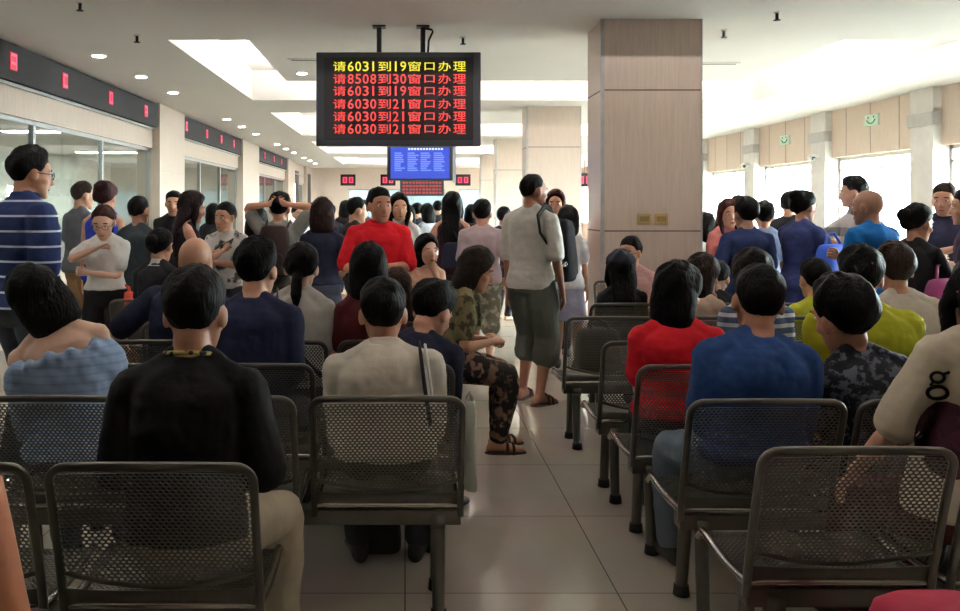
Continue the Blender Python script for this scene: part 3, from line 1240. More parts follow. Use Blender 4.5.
class Pose:
    def __init__(s, k):
        s.k = k
        s.x0 = k.get('seed', 0.0)
        s.fem = k.get('fem', False)
        s.sit = k.get('sit', False)
        s.tab = FEMALE if s.fem else MALE
        s.s = k['scale']
        s.pz = (0.435 / s.s + 0.146) if s.sit else 0.93          # pelvis height in unscaled units
        s.lean, s.roll, s.twist = (math.radians(k.get(n, 0)) for n in ('lean', 'roll', 'twist'))
        s.fat = k.get('fat', 1.0)
        s.tl = k.get('tl', 1.0)
        # integrate the spine
        s.sp = []
        p = Vector((0, 0, s.pz))
        z = 0.93
        hunch = math.radians(k.get('hunch', 8 if s.sit else 3))
        while z < 1.601:
            t = ss((z - 0.93) / 0.42)
            a = s.lean * ss((z - 0.90) / 0.25) + hunch * ss((z - 1.15) / 0.3)
            R = Matrix.Rotation(-s.twist * t, 3, 'Z') @ Matrix.Rotation(s.roll * ss((z - 0.9) / 0.3), 3, 'Y') @ Matrix.Rotation(-a, 3, 'X')
            s.sp.append((z, p.copy(), R))
            p = p + R @ Vector((0, 0, 0.01 * (s.tl if 0.94 < z < 1.38 else 1.0)))
            z += 0.01
        # head
        hb = s.spine(1.50)
        R = Matrix.Rotation(-s.twist, 3, 'Z') @ Matrix.Rotation(-math.radians(k.get('hyaw', 0)), 3, 'Z') @ Matrix.Rotation(math.radians(k.get('hroll', 0)) + s.roll * 0.5, 3, 'Y') @ Matrix.Rotation(-math.radians(k.get('hpitch', 6)) - s.lean * 0.35, 3, 'X')
        s.hR = R
        s.hk = (1.04 if s.fem else 1.07) * k.get('hs', 1.0) / s.s
        s.hc = hb[0] + hb[1] @ Vector((0, 0.008, 0.0)) + R @ Vector((0, 0.012, 0.080 * s.hk))
        s.limbs()

    def spine(s, z):
        if z < 0.93:
            return Vector((0, 0, s.pz + z - 0.93)), s.sp[0][2]
        i = min(int((z - 0.93) / 0.01 + 0.5), len(s.sp) - 1)
        return s.sp[i][1], s.sp[i][2]

    def T(s, x, y, z):
        o, R = s.spine(z)
        return o + R @ Vector((x, y, 0))

    def H(s, x, y, z):
        return s.hc + s.hR @ Vector((x, y, z)) * s.hk

    def limbs(s):
        k = s.k
        sw = (0.148 if s.fem else 0.168) * (1 + (s.fat - 1) * 0.6)
        s.sh, s.el, s.wr, s.hn = {}, {}, {}, {}
        for side, sx in (('L', -1), ('R', 1)):
            sh = k.get('shrug', 0)
            S = s.T(sx * sw, -0.012 + k.get('reach', 0), 1.372 + sh)
            a = k.get('arm' + side, 'lap' if s.sit else 'down')
            hint = Vector((sx * 0.6, -1, -0.2))
            pn = None
            pose = 'relaxed'
            if a == 'down':
                T = S + Vector((sx * 0.055, 0.035, -0.53)); pn = Vector((-sx, 0.1, 0))
            elif a == 'lap':
                T = Vector((sx * 0.10, 0.27, s.pz + 0.115)); hint = Vector((sx * 0.32, -1, -0.4)); pn = Vector((0, 0, -1))
            elif a == 'fold':
                T = s.T(-sx * 0.10, 0.17 + (0.03 if sx > 0 else 0), 1.17 + 0.03 * sx); hint = Vector((sx, -0.2, -0.9)); pn = Vector((0, -1, 0.1)); pose = 'grip'
            elif a == 'phone':
                T = s.T(sx * 0.05, 0.30, 1.20); hint = Vector((sx * 0.7, -0.5, -1)); pn = Vector((-sx * 0.3, -1, 0.5)); pose = 'grip'
            elif a == 'head':
                T = s.H(sx * 0.075, -0.10, 0.03); hint = Vector((sx, 0.3, 0.1)); pn = Vector((0, 1, 0)); pose = 'relaxed'
            elif a == 'chin':
                T = s.H(sx * 0.02, 0.10, -0.16); hint = Vector((sx * 0.6, -0.2, -1)); pn = Vector((0, -1, 0.3)); pose = 'grip'
            elif a == 'hip':
                T = s.T(sx * 0.20, 0.07, 0.98); hint = Vector((sx, -0.8, 0)); pn = Vector((-sx, 0, 0)); pose = 'relaxed'
            elif a == 'pocket':
                T = s.T(sx * 0.19, 0.06, 0.93); hint = Vector((sx * 0.5, -1, 0)); pn = Vector((-sx, 0, 0))
            else:
                T = Vector(a[:3])
                if len(a) > 3:
                    hint = Vector(a[3])
                if len(a) > 4:
                    pose = a[4]
            E, T = ik(S, T, 0.285, 0.245, hint)
            s.sh[side], s.el[side], s.wr[side] = S, E, T
            d = (T - E).normalized()
            if pn is None:
                pn = Vector((-sx * 0.5, 0, -1))
            if a == 'head':
                d = (d + Vector((-sx * 0.8, 0, 0.4))).normalized()
            n = (pn - d * pn.dot(d))
            n = n.normalized() if n.length > 1e-4 else d.orthogonal().normalized()
            up = -n                                  # +Z of the hand
            X = d.cross(up)
            M = Matrix((X, d, up)).transposed().to_4x4()
            M.translation = T + d * 0.012
            s.hn[side] = (pose, M)
        s.hip, s.kn, s.an, s.fd = {}, {}, {}, {}
        spread = k.get('spread', 0.0)
        for side, sx in (('L', -1), ('R', 1)):
            Hp = Vector((sx * 0.088, 0.0, s.pz - 0.03))
            f = k.get('leg' + side)
            if f is not None:
                A = Vector(f[:3])
                hint = Vector(f[3]) if len(f) > 3 else Vector((0, 1, 0.25))
            elif s.sit:
                A = Vector((sx * (0.13 + spread), 0.42, 0.075)); hint = Vector((sx * (0.20 + spread * 2.2), 1, 1.3))
            else:
                A = Vector((sx * 0.10, -0.02, 0.075)); hint = Vector((sx * 0.1, 1, 0))
            K, A = ik(Hp, A, 0.425, 0.425, hint)
            s.hip[side], s.kn[side], s.an[side] = Hp, K, A
            ya = math.radians(k.get('toe', 10)) * sx
            s.fd[side] = Vector((math.sin(ya), math.cos(ya), 0))

    # --- pieces
    def torso(s, g, z0, z1, infl, flare=0.0, ringn=28, zs=None):
        spec = []
        n = max(4, int((z1 - z0) / 0.035))
        for i in range(n + 1):
            z = z0 + (z1 - z0) * i / n
            rx, ry, cy = prof_at(s.tab, z)
            o, R = s.spine(z)
            belly = math.exp(-((z - 1.06) / 0.13) ** 2) * (s.fat - 1)
            kx = 1 + (s.fat - 1) * (1 if z < 1.40 else 0.4)
            ky = 1 + (s.fat - 1) * (1.2 if z < 1.40 else 0.4)
            fl = flare * max(0, (z0 + 0.15 - z) / 0.15)
            if z > 1.40:
                fl -= infl * 0.55 * ss((z - 1.40) / 0.05)
            spec.append((o + R @ Vector((0, cy + belly * 0.08, 0)), R @ Vector((1, 0, 0)), R @ Vector((0, 1, 0)), rx * kx + infl + fl, ry * ky + infl + fl + belly * 0.05))
        g.loft(spec, ringn, ex=2.25)

    def shoulders(s, g, infl):
        for side, sx in (('L', -1), ('R', 1)):
            S = s.sh[side]
            r = 0.046 if s.fem else 0.054
            g.tube([s.T(sx * 0.035, -0.012, 1.455), s.T(sx * 0.09, -0.018, 1.412), S + Vector((-sx * 0.012, 0, -0.002))], [0.032 + infl * 0.5, 0.042 + infl * 0.8, r + infl * 0.8], 14)
            o = s.T(sx * 0.10, -0.01, 1.30)
            g.tube([o, S + Vector((-sx * 0.015, 0, -0.02))], [0.07 + infl * 0.5, r + infl], 14)

    def arm(s, g, side, t0, t1, infl, w=1.0, flare=0.0):
        """arm surface between fractions of its length: 0 shoulder, 0.53 elbow, 1 wrist"""
        S, E, W = s.sh[side], s.el[side], s.wr[side]
        kf = (0.86 if s.fem else 1.0) * (1 + (s.fat - 1) * 0.8)
        R = [(0, 0.053), (0.12, 0.050), (0.3, 0.045), (0.48, 0.039), (0.56, 0.038), (0.66, 0.039), (0.8, 0.033), (0.94, 0.026), (1.0, 0.025)]
        pts, rad = [], []
        n = 14
        for i in range(n + 1):
            t = t0 + (t1 - t0) * i / n
            p = S.lerp(E, t / 0.53) if t < 0.53 else E.lerp(W, (t - 0.53) / 0.47)
            for a, b in zip(R, R[1:]):
                if t <= b[0] + 1e-9:
                    r = a[1] + (b[1] - a[1]) * (t - a[0]) / (b[0] - a[0])
                    break
            pts.append(p)
            rad.append(r * kf * w + infl + flare * i / n)
        g.tube(pts, rad, 14)

    def leg(s, g, side, t0, t1, infl, w=1.0, flare=0.0):
        Hp, K, A = s.hip[side], s.kn[side], s.an[side]
        kf = 1 + (s.fat - 1) * 0.7
        R = [(0, 0.088), (0.15, 0.085), (0.32, 0.070), (0.46, 0.056), (0.52, 0.054), (0.58, 0.052), (0.68, 0.056), (0.82, 0.044), (0.94, 0.035), (1.0, 0.035)]
        pts, rad = [], []
        n = 18
        for i in range(n + 1):
            t = t0 + (t1 - t0) * i / n
            p = Hp.lerp(K, t / 0.5) if t < 0.5 else K.lerp(A, (t - 0.5) / 0.5)
            for a, b in zip(R, R[1:]):
                if t <= b[0] + 1e-9:
                    r = a[1] + (b[1] - a[1]) * (t - a[0]) / (b[0] - a[0])
                    break
            pts.append(p)
            rad.append(r * kf * w + infl + flare * i / n)
        g.tube(pts, rad, 16)

    def foot(s, g, side, infl=0.0, sole=0.0):
        A, d = s.an[side], s.fd[side]
        X = Vector((d.y, -d.x, 0))
        U = Vector((0, 0, 1))
        zb = 0.0
        z = A.z - 0.075
        spec = []
        for y, rx, h in ((-0.075, 0.016, 0.030), (-0.06, 0.028, 0.06), (-0.02, 0.034, 0.085), (0.03, 0.037, 0.075), (0.08, 0.043, 0.052), (0.12, 0.045, 0.040), (0.155, 0.036, 0.032), (0.175, 0.018, 0.022)):
            hh = (h + infl) / 2
            spec.append((Vector((A.x, A.y, z + 0.004)) + d * (y * (1 + infl * 4)) + U * hh, X, U, rx + infl, hh))
        g.loft(spec, 14)
        g.tube([A + Vector((0, 0, 0.0)), Vector((A.x, A.y, z + 0.05)) + d * 0.01], [0.036 + infl, 0.036 + infl], 12)

    def head(s, gg):
        H = lambda x, y, z: Vector((x, y, z))
        R = Matrix.Identity(3)
        g = G()
        g.ell(H(0, -0.014, 0.026), (0.075, 0.094, 0.089), 20, 14, R)
        X, Y = R @ Vector((1, 0, 0)), R @ Vector((0, 1, 0))
        k = 0.93 if s.fem else 1.0
        g.loft([(H(0, cy, z), X, Y, rx * k, ry) for z, rx, ry, cy in ((-0.112, 0.020, 0.020, 0.064), (-0.104, 0.032, 0.030, 0.054), (-0.085, 0.049, 0.048, 0.036), (-0.055, 0.061, 0.064, 0.020), (-0.02, 0.067, 0.076, 0.010), (0.02, 0.071, 0.082, 0.002), (0.06, 0.068, 0.078, -0.002))], 20, ex=2.2)
        g.tube([H(0, 0.078, 0.014), H(0, 0.092, -0.012), H(0, 0.098, -0.030)], [0.009, 0.011, 0.013], 10)
        g.ell(H(0, 0.085, -0.033), (0.018, 0.014, 0.010), 12, 8, R)
        g.ell(H(0, 0.070, -0.062), (0.026, 0.018, 0.014), 12, 8, R)
        g.ell(H(0, 0.064, -0.096), (0.020, 0.018, 0.014), 12, 8, R)
        for sx in (-1, 1):
            g.ell(H(sx * 0.034, 0.066, 0.030), (0.024, 0.012, 0.008), 12, 8, R)
            g.ell(H(sx * 0.045, 0.050, -0.025), (0.022, 0.022, 0.020), 12, 8, R)
            g.ell(H(sx * 0.077, -0.008, -0.008), (0.011, 0.020, 0.032), 12, 8, R @ Matrix.Rotation(-sx * 0.25, 3, 'Z'))
        for v in g.v:
            pass
        gg.add([s.H(*v) for v in g.v], g.f)
        H, g = s.H, gg
        # neck into the skull
        g.tube([s.T(0, -0.005, 1.42), s.T(0, 0, 1.47), H(0, -0.028, -0.075), H(0, -0.02, -0.01)], [0.060 * (0.84 if s.fem else 1), 0.053 * (0.84 if s.fem else 1.04), 0.052 * (0.88 if s.fem else 1.05), 0.055], 18)

    def face(s):
        """eyes, brows and lips: small inset pieces carried by the body mesh"""
        R = s.hR
        parts = []
        for mi, pieces in ((1, [((sx * 0.031, 0.0745, 0.006), (0.014, 0.007, 0.0062)) for sx in (-1, 1)]),
                           (2, [((sx * 0.031, 0.0790, 0.006), (0.006, 0.0035, 0.006)) for sx in (-1, 1)] +
                               [((sx * 0.033, 0.0775, 0.031), (0.020, 0.005, 0.0042)) for sx in (-1, 1)]),
                           (3, [((0, 0.0845, -0.064), (0.022, 0.006, 0.0075))])):
            g = G()
            for c, r in pieces:
                g.ell(c, r, 10, 8)
            g.v = [tuple(s.H(*v)) for v in g.v]
            parts.append((g, mi))
        return parts


# --- hair
def hair_cap(P, style, thick, low):
    """closed shell over the skull; low(phi) is the lower edge, phi 0 at the face"""
    g = G()
    nphi, nv = 40, 12
    outer, inner = [], []
    c = Vector((0, -0.014, 0.026))
    for j in range(nv + 1):
        ro, ri = [], []
        for i in range(nphi):
            phi = -PI + 2 * PI * i / nphi
            e1 = math.radians(low(abs(math.degrees(phi))))
            e = PI / 2 - (PI / 2 - e1) * (0.04 + 0.96 * j / nv)
            d = Vector((math.cos(e) * math.sin(phi), math.cos(e) * math.cos(phi), math.sin(e)))
            fade = 1 - 0.95 * ss((j / nv - 0.42) / 0.58) if style == 'short' else 1 - 0.5 * ss((j / nv - 0.85) / 0.15)
            t = thick * fade * (1 + 0.30 * math.sin(5 * phi + 3 * e + P.x0) * math.sin(3.1 * e + phi + P.x0 * 2))
            po = c + Vector((d.x * (0.075 + t), d.y * (0.094 + t), d.z * (0.089 + t * 1.25)))
            pi_ = c + Vector((d.x * 0.060, d.y * 0.078, d.z * 0.074))
            if d.z < -0.35:
                pass
            ro.append(P.H(*po)); ri.append(P.H(*pi_))
        outer.append(ro); inner.append(ri)
    g.rings(outer + inner[::-1])
    return g


def low_short(p):
    pts = ((0, 31), (30, 28), (50, 16), (64, -6), (78, -6), (98, -14), (112, -44), (140, -60), (180, -66))
    return interp(pts, p)


def low_female(p):
    pts = ((0, 38), (30, 30), (52, 5), (66, -22), (90, -34), (180, -52))
    return interp(pts, p)


def low_fringe(p):
    pts = ((0, 14), (45, 8), (58, -15), (70, -30), (90, -40), (180, -55))
    return interp(pts, p)


def low_crop(p):
    pts = ((0, 40), (35, 36), (56, 24), (70, 4), (84, 4), (100, -8), (114, -36), (180, -56))
    return interp(pts, p)


def low_tied(p):
    pts = ((0, 40), (40, 32), (60, 12), (76, -2), (92, -6), (112, -36), (180, -60))
    return interp(pts, p)


def interp(pts, x):
    for a, b in zip(pts, pts[1:]):
        if x <= b[0]:
            return a[1] + (b[1] - a[1]) * (x - a[0]) / (b[0] - a[0])
    return pts[-1][1]


def make_hair(P, style):
    H, R, K = P.H, P.hR, P.hk
    X, Y = R @ Vector((1, 0, 0)), R @ Vector((0, 1, 0))
    if style in ('short', 'thick'):
        return hair_cap(P, 'short', 0.016 if style == 'short' else 0.026, low_short)
    if style == 'crop':
        return hair_cap(P, 'short', 0.010, low_crop)
    if style == 'balding':
        return None
    if style in ('bob', 'fringebob'):
        g = hair_cap(P, 'bob', 0.022, low_female if style == 'bob' else low_fringe)
        g.loft([(H(0, cy, z), X, Y, rx * K, ry * K) for z, rx, ry, cy in ((0.05, 0.088, 0.082, -0.030), (0.0, 0.097, 0.078, -0.036), (-0.05, 0.101, 0.074, -0.042), (-0.10, 0.098, 0.070, -0.046), (-0.135, 0.088, 0.060, -0.048), (-0.15, 0.07, 0.045, -0.048))], 26, ex=2.3)
        return g
    if style in ('long', 'verylong'):
        g = hair_cap(P, 'long', 0.020, low_female)
        Ln = 0.26 if style == 'long' else 0.40
        spec = [(H(0, -0.030, 0.05), X, Y, 0.088 * K, 0.080 * K), (H(0, -0.040, -0.02), X, Y, 0.092 * K, 0.070 * K), (H(0, -0.058, -0.09), X, Y, 0.092 * K, 0.052 * K)]
        for i in range(1, 6):
            z = 1.47 - (Ln - 0.08) * i / 5
            o, RR = P.spine(z)
            rx, ry, cy = prof_at(P.tab, z)
            spec.append((o + RR @ Vector((0, cy - ry - 0.016, 0)), RR @ Vector((1, 0, 0)), RR @ Vector((0, 1, 0)), 0.10 - 0.004 * i, 0.034 - 0.003 * i))
        g.loft(spec, 26, ex=2.3)
        for sx in (-1, 1):
            o = P.T(sx * 0.085, 0.055, 1.38)
            g.tube([H(sx * 0.078, 0.015, 0.03), H(sx * 0.088, 0.02, -0.06), P.T(sx * 0.085, 0.035, 1.46), o], [0.022, 0.026, 0.026, 0.015], 10)
        return g
    if style == 'pony':
        g = hair_cap(P, 'tied', 0.013, low_tied)
        g.tube([H(0, -0.09, 0.05), H(0, -0.135, 0.04), H(0, -0.155, -0.04), H(0, -0.14, -0.13), H(0, -0.13, -0.20)], [0.022, 0.024, 0.034, 0.030, 0.012], 14)
        return g
    if style == 'lowpony':
        g = hair_cap(P, 'tied', 0.016, low_tied)
        g.tube([H(0, -0.085, -0.02), H(0, -0.115, -0.06), H(0, -0.12, -0.13), H(0, -0.11, -0.20)], [0.030, 0.030, 0.032, 0.012], 14)
        return g
    if style in ('bun', 'topbun'):
        g = hair_cap(P, 'tied', 0.016, low_tied)
        if style == 'bun':
            g.ell(H(0, -0.125, 0.035), tuple(v * K for v in (0.045, 0.040, 0.045)), 14, 10, R)
        else:
            g.ell(H(0, -0.075, 0.125), tuple(v * K for v in (0.045, 0.045, 0.040)), 14, 10, R)
        return g
    if style == 'updo':
        g = hair_cap(P, 'tied', 0.022, low_tied)
        g.ell(H(0, -0.09, 0.09), tuple(v * K for v in (0.065, 0.06, 0.045)), 16, 10, R @ Matrix.Rotation(0.5, 3, 'X'))
        return g
    return None


def finish(name, mats, parent, extra=(), part_of=None, scale=1.0):
    def f(me):
        if extra:
            v, li, ls = arrays(me)
            me2 = join_arrays(name, [(v, li, ls, 0)] + list(extra), mats)
            bpy.data.meshes.remove(me)
            me = me2
        else:
            me.name = name
            me.materials.clear()
            for m in mats:
                me.materials.append(m)
        v = np.empty(len(me.vertices) * 3, np.float32)
        me.vertices.foreach_get('co', v)
        me.vertices.foreach_set('co', v * scale)
        me.update()
        o = bpy.data.objects.new(name, me)
        COL.objects.link(o)
        o.parent = parent
    return f


GARMENT = 0
SKIN = (196, 146, 118)
PEOPLE = {}


def person(label, x, Y, tz, yaw, key=None, **k):
    """x across, Y depth, top height of the head, yaw 0 facing away, 90 facing right, 180 facing the camera"""
    sit = k.get('sit', False)
    k.setdefault('hair', 'short')
    k['seed'] = (len(bpy.data.objects) * 0.37) % 6.28
    sc = 0.95 if sit else tz / 1.715
    if sit and k.get('fem'):
        sc = 0.92
    th = 0.004 if k['hair'] == 'bald' else 0.020
    tl = 1.0
    for it in range(14):
        k['scale'] = sc = max(0.72, min(1.15, sc))
        k['tl'] = tl
        P = Pose(k)
        up = P.hR.transposed() @ Vector((0, 0, 1))
        ext = math.sqrt(((0.075 + th) * up.x) ** 2 + ((0.094 + th) * up.y) ** 2 + ((0.089 + th * 1.2) * up.z) ** 2)
        t = (P.H(0, -0.014, 0.026).z + ext * P.hk) * sc
        err = tz - k.get('z', 0.0) - t
        if sit:
            if (tl <= 0.68 and err < 0) or (tl >= 1.06 and err > 0):
                sc += err * 0.8
            else:
                tl = max(0.68, min(1.06, tl + err * 2.2))
        else:
            sc += err / 1.7
    k['scale'] = sc = max(0.72, min(1.15, sc))
    P = Pose(k)
    if not 0.8 < sc < 1.1:
        print('SCALE', key, round(sc, 3), label)
    root = empty('person', (x, Y, k.get('z', 0.0)), -math.radians(yaw), label, 'person', k.get('group'))
    vox = max(0.007, min(0.013, Y * 0.0014)) / sc
    far = Y > 9
    # body
    g = G()
    P.torso(g, 0.85 if sit else 0.80, 1.50, 0.0)
    P.shoulders(g, 0.0)
    P.head(g)
    for side in 'LR':
        P.arm(g, side, 0, 1, 0.0)
        P.leg(g, side, 0, 1, 0.0)
        P.foot(g, side)
    extra = []
    for side in 'LR':
        pose, M = P.hn[side]
        v, li, ls = hand_at(k.get('hand' + side, pose), M, side == 'R', 1.0 if not P.fem else 0.92)
        extra.append((v, li, ls, 0))
    for fg, mi in P.face():
        extra.append((*g_arrays(fg), mi))
    BAKE.append((g, vox, 2, None, finish('body', [skin(k.get('skin', SKIN)), M_EYEW, M_BROW, M_LIP], root, extra, scale=sc)))
    # top
    tc = k.get('top', (40, 42, 50))
    tm = tc if not isinstance(tc, tuple) else fabric(tc)
    sl = k.get('sleeve', 'short')
    inf = k.get('loose', 0.016)
    if sl != 'none' or tc is not None:
        g = G()
        style = k.get('style', 'tee')
        z0 = k.get('hem', 0.90 if sit else 0.86)
        z1 = k.get('neckline', 1.462)
        P.torso(g, z0, z1, inf, flare=0.012 if not sit else 0.0)
        if style == 'tee':
            P.shoulders(g, inf * 0.85)
            t1 = {'short': 0.36, 'half': 0.48, 'long': 0.96, 'none': 0.0, 'cap': 0.2}[sl]
            if t1:
                for side in 'LR':
                    P.arm(g, side, 0.0, t1, inf, 1.0, 0.010 if sl != 'long' else 0.002)
        elif style == 'tank':
            for sx in (-1, 1):
                g.tube([P.T(sx * 0.085, 0.07, 1.36), P.T(sx * 0.085, 0.0, 1.452), P.T(sx * 0.085, -0.09, 1.36)], 0.026, 10)
        elif style == 'offshoulder':
            for side, sx in (('L', -1), ('R', 1)):
                P.arm(g, side, 0.18, 0.50, 0.030, 1.1, 0.018)
                g.tube([P.T(sx * 0.13, -0.03, 1.30), P.sh[side].lerp(P.el[side], 0.32)], [0.07, 0.075], 12)
            n = 26
            for i in range(n):
                a = 2 * PI * i / n
                o, RR = P.spine(z1)
                rx, ry, cy = prof_at(P.tab, z1)
                w = 0.022 + 0.008 * (i % 2)
                g.ell(o + RR @ Vector(((rx + 0.03) * math.cos(a), cy + (ry + 0.03) * math.sin(a), 0.008 * (i % 2))), (w, w, w), 8, 6)
        nm = {'dress': 'dress', 'coat': 'coat'}.get(k.get('kind'), 'shirt')
        if k.get('kind') == 'dress':
            if sit:
                for side in 'LR':
                    P.leg(g, side, 0.0, 0.52, 0.03, 1.0, 0.02)
            else:
                zb = k.get('dresshem', 0.50)
                spec = []
                for i in range(9):
                    t = i / 8
                    spec.append((Vector((0, -0.005, 1.0 + (zb - 1.0) * t)), Vector((1, 0, 0)), Vector((0, 1, 0)), 0.155 + inf + 0.075 * t, 0.115 + inf + 0.08 * t))
                g.loft(spec, 28)
        fold = k.get('fold', 0.020)
        BAKE.append((g, max(vox, 0.008 / sc), 3, ('folds', fold), finish(nm, [tm], root, scale=sc)))
        if k.get('collar'):
            g = G()
            P.torso(g, 1.425, 1.49, 0.017)
            cm = k.get('collar')
            BAKE.append((g, 0.006, 2, None, finish('collar', [tm if cm is True else fabric(cm)], root, scale=sc)))
    # bottoms
    bt = k.get('bottom', 'pants')
    bc = k.get('bcol', (38, 38, 44))
    bm_ = bc if not isinstance(bc, tuple) else fabric(bc)
    if bt and k.get('kind') != 'dress':
        g = G()
        P.torso(g, 0.855 if sit else 0.80, 1.02 if not sit else 1.0, 0.012)
        if bt == 'pants':
            for side in 'LR':
                P.leg(g, side, 0.0, 0.965, 0.014, 1.0, 0.012)
        elif bt == 'shorts':
            for side in 'LR':
                P.leg(g, side, 0.0, k.get('short_to', 0.54), 0.026, 1.0, 0.026)
        elif bt == 'skirt':
            if sit:
                for side in 'LR':
                    P.leg(g, side, 0.0, 0.5, 0.02, 1.0, 0.02)
            else:
                spec = []
                zb = k.get('skirthem', 0.52)
                for i in range(8):
                    t = i / 7
                    spec.append((Vector((0, -0.005, 1.0 + (zb - 1.0) * t)), Vector((1, 0, 0)), Vector((0, 1, 0)), 0.165 + 0.05 * t, 0.118 + 0.06 * t))
                g.loft(spec, 28)
        BAKE.append((g, max(vox, 0.009 / sc), 2, ('folds', 0.016), finish({'pants': 'trousers'}.get(bt, bt), [bm_], root, scale=sc)))
    # shoes
    if not far:
        sh = k.get('shoes', (34, 32, 32))
        for side in 'LR':
            g = G()
            if k.get('sandals'):
                d = P.fd[side]; A = P.an[side]; z = A.z - 0.075
                Xv = Vector((d.y, -d.x, 0))
                g.loft([(Vector((A.x, A.y, zz)) + d * 0.052, Xv, d, 0.052, 0.137) for zz in (z - 0.016, z + 0.006)], 22, ex=2.4)
                for yy, rr, hh in ((0.10, 0.050, 0.056), (0.06, 0.047, 0.074)):
                    c = Vector((A.x, A.y, z)) + d * yy
                    g.tube([c - Xv * rr, c - Xv * rr * 0.75 + Vector((0, 0, hh * 0.8)), c + Vector((0, 0, hh)), c + Xv * rr * 0.75 + Vector((0, 0, hh * 0.8)), c + Xv * rr], 0.011, 8)
                BAKE.append((g, 0.006, 1, None, finish('sandal', [plain('sandal_%d%d%d' % sh, sh, 0.6)], root, scale=sc)))
            else:
                P.foot(g, side, 0.008)
                BAKE.append((g, 0.009, 1, None, finish('shoe', [plain('shoe_%d%d%d' % sh, sh, 0.5)], root, scale=sc)))
    # hair
    hc = k.get('hcol', (13, 11, 11))
    g = make_hair(P, k['hair']) if k['hair'] not in ('bald', 'balding') else None
    if g:
        BAKE.append((g, max(vox * 0.85, 0.006 / sc), 2, ('locks', 0.007), finish('hair', [hairmat(hc)], root, scale=sc)))
    if k.get('glasses'):
        g = G()
        for sx in (-1, 1):
            pts = [P.H(sx * 0.033 + 0.022 * math.cos(a), 0.092, 0.004 + 0.017 * math.sin(a)) for a in [2 * PI * i / 16 for i in range(17)]]
            g.tube(pts, 0.0022, 6)
            g.tube([P.H(sx * 0.055, 0.09, 0.008), P.H(sx * 0.074, 0.07, 0.01), P.H(sx * 0.083, -0.01, 0.008)], 0.0022, 6)
        g.tube([P.H(-0.011, 0.094, 0.008), P.H(0.011, 0.094, 0.008)], 0.0022, 6)
        for i in range(len(g.v)):
            g.v[i] = tuple(Vector(g.v[i]) * sc)
        ob('glasses', g, M_DARK, root, True)
    if k.get('cap'):
        g = hair_cap(P, 'cap', 0.024, lambda p: interp(((0, 22), (90, 8), (180, -6)), p))
        R = P.hR
        g.loft([(P.H(0, 0.095, 0.062 + dz), R @ Vector((1, 0, 0)), R @ Vector((0, 1, -0.25)).normalized(), 0.072, 0.075) for dz in (-0.005, 0.006)], 20)
        BAKE.append((g, 0.007, 2, None, finish('cap', [fabric(k['cap'])], root, scale=sc)))
    P.root, P.sc, P.x, P.Y, P.yaw = root, sc, x, Y, yaw
    if key:
        PEOPLE[key] = P
    return P


def world(P, v):
    """local unscaled point of a person to world space"""
    a = -math.radians(P.yaw)
    v = Vector(v) * P.sc
    return Vector((P.x + v.x * math.cos(a) - v.y * math.sin(a), P.Y + v.x * math.sin(a) + v.y * math.cos(a), v.z + P.root.location.z))


def wear(P, name, g, m, label, cat, parts=()):
    """a bag or strap worn by a person: its own thing, built in the wearer's frame"""
    t = empty(name, P.root.location, -math.radians(P.yaw), label, cat)
    for nm, gg, mm, sm in [(name + '_body' if name != 'x' else name, g, m, True)] + list(parts):
        for i in range(len(gg.v)):
            gg.v[i] = tuple(Vector(gg.v[i]) * P.sc)
        ob(nm, gg, mm, t, sm)
    return t


def soft_box(c, hx, hy, hz, R=None, taper=0.9, n=24, ex=4.0):
    """rounded bag body"""
    g = G()
    R = R or Matrix.Identity(3)
    spec = []
    for t, k in ((-1, 0.80), (-0.94, 0.93), (-0.8, 1.0), (-0.3, 1.02), (0.2, 1.0), (0.7, 0.95), (0.92, 0.84), (1.0, 0.60)):
        kk = k * (1 + (taper - 1) * (t + 1) / 2)
        spec.append((Vector(c) + R @ Vector((0, 0, hz * t)), R @ Vector((1, 0, 0)), R @ Vector((0, 1, 0)), hx * kk, hy * kk))
    return g.loft(spec, n, ex=ex)


# ------------------------------------------------------------------ the seated people, left block
BLK = (24, 23, 25)
person('man in black T-shirt with yellow neck cord, seated in front on the left', at(187, 2.37), 2.37, zat(264, 2.37), 2, 'S1', sit=True, top=(17, 16, 18), bcol=(178, 168, 146),
       fat=0.95, lean=4, hpitch=10, spread=0.06, legR=(0.20, 0.44, 0.075, (0.35, 0.9, 1.1)), armR=(0.17, 0.27, 0.72, (0.35, -1, -0.4)), armL=(-0.16, 0.26, 0.72, (-0.35, -1, -0.4)), hair='short', skin=(170, 122, 98), sleeve='half', loose=0.020)
P = PEOPLE['S1']
g = G()
pts = []
for i in range(19):
    a = -2.6 + 5.2 * i / 18
    o, RR = P.spine(1.47 if abs(a) < 1.9 else 1.45)
    pts.append(o + RR @ Vector((0.078 * math.sin(a), -0.010 - 0.078 * math.cos(a), 0)))
g.tube(pts + [P.T(0.02, 0.135, 1.28)], 0.007, 8, flat=0.5)
ob('lanyard', G().merge(g, Matrix.Scale(P.sc, 4)), fabric((150, 140, 84), 'dots', (40, 40, 36), 0.02, 0.3), P.root, True)

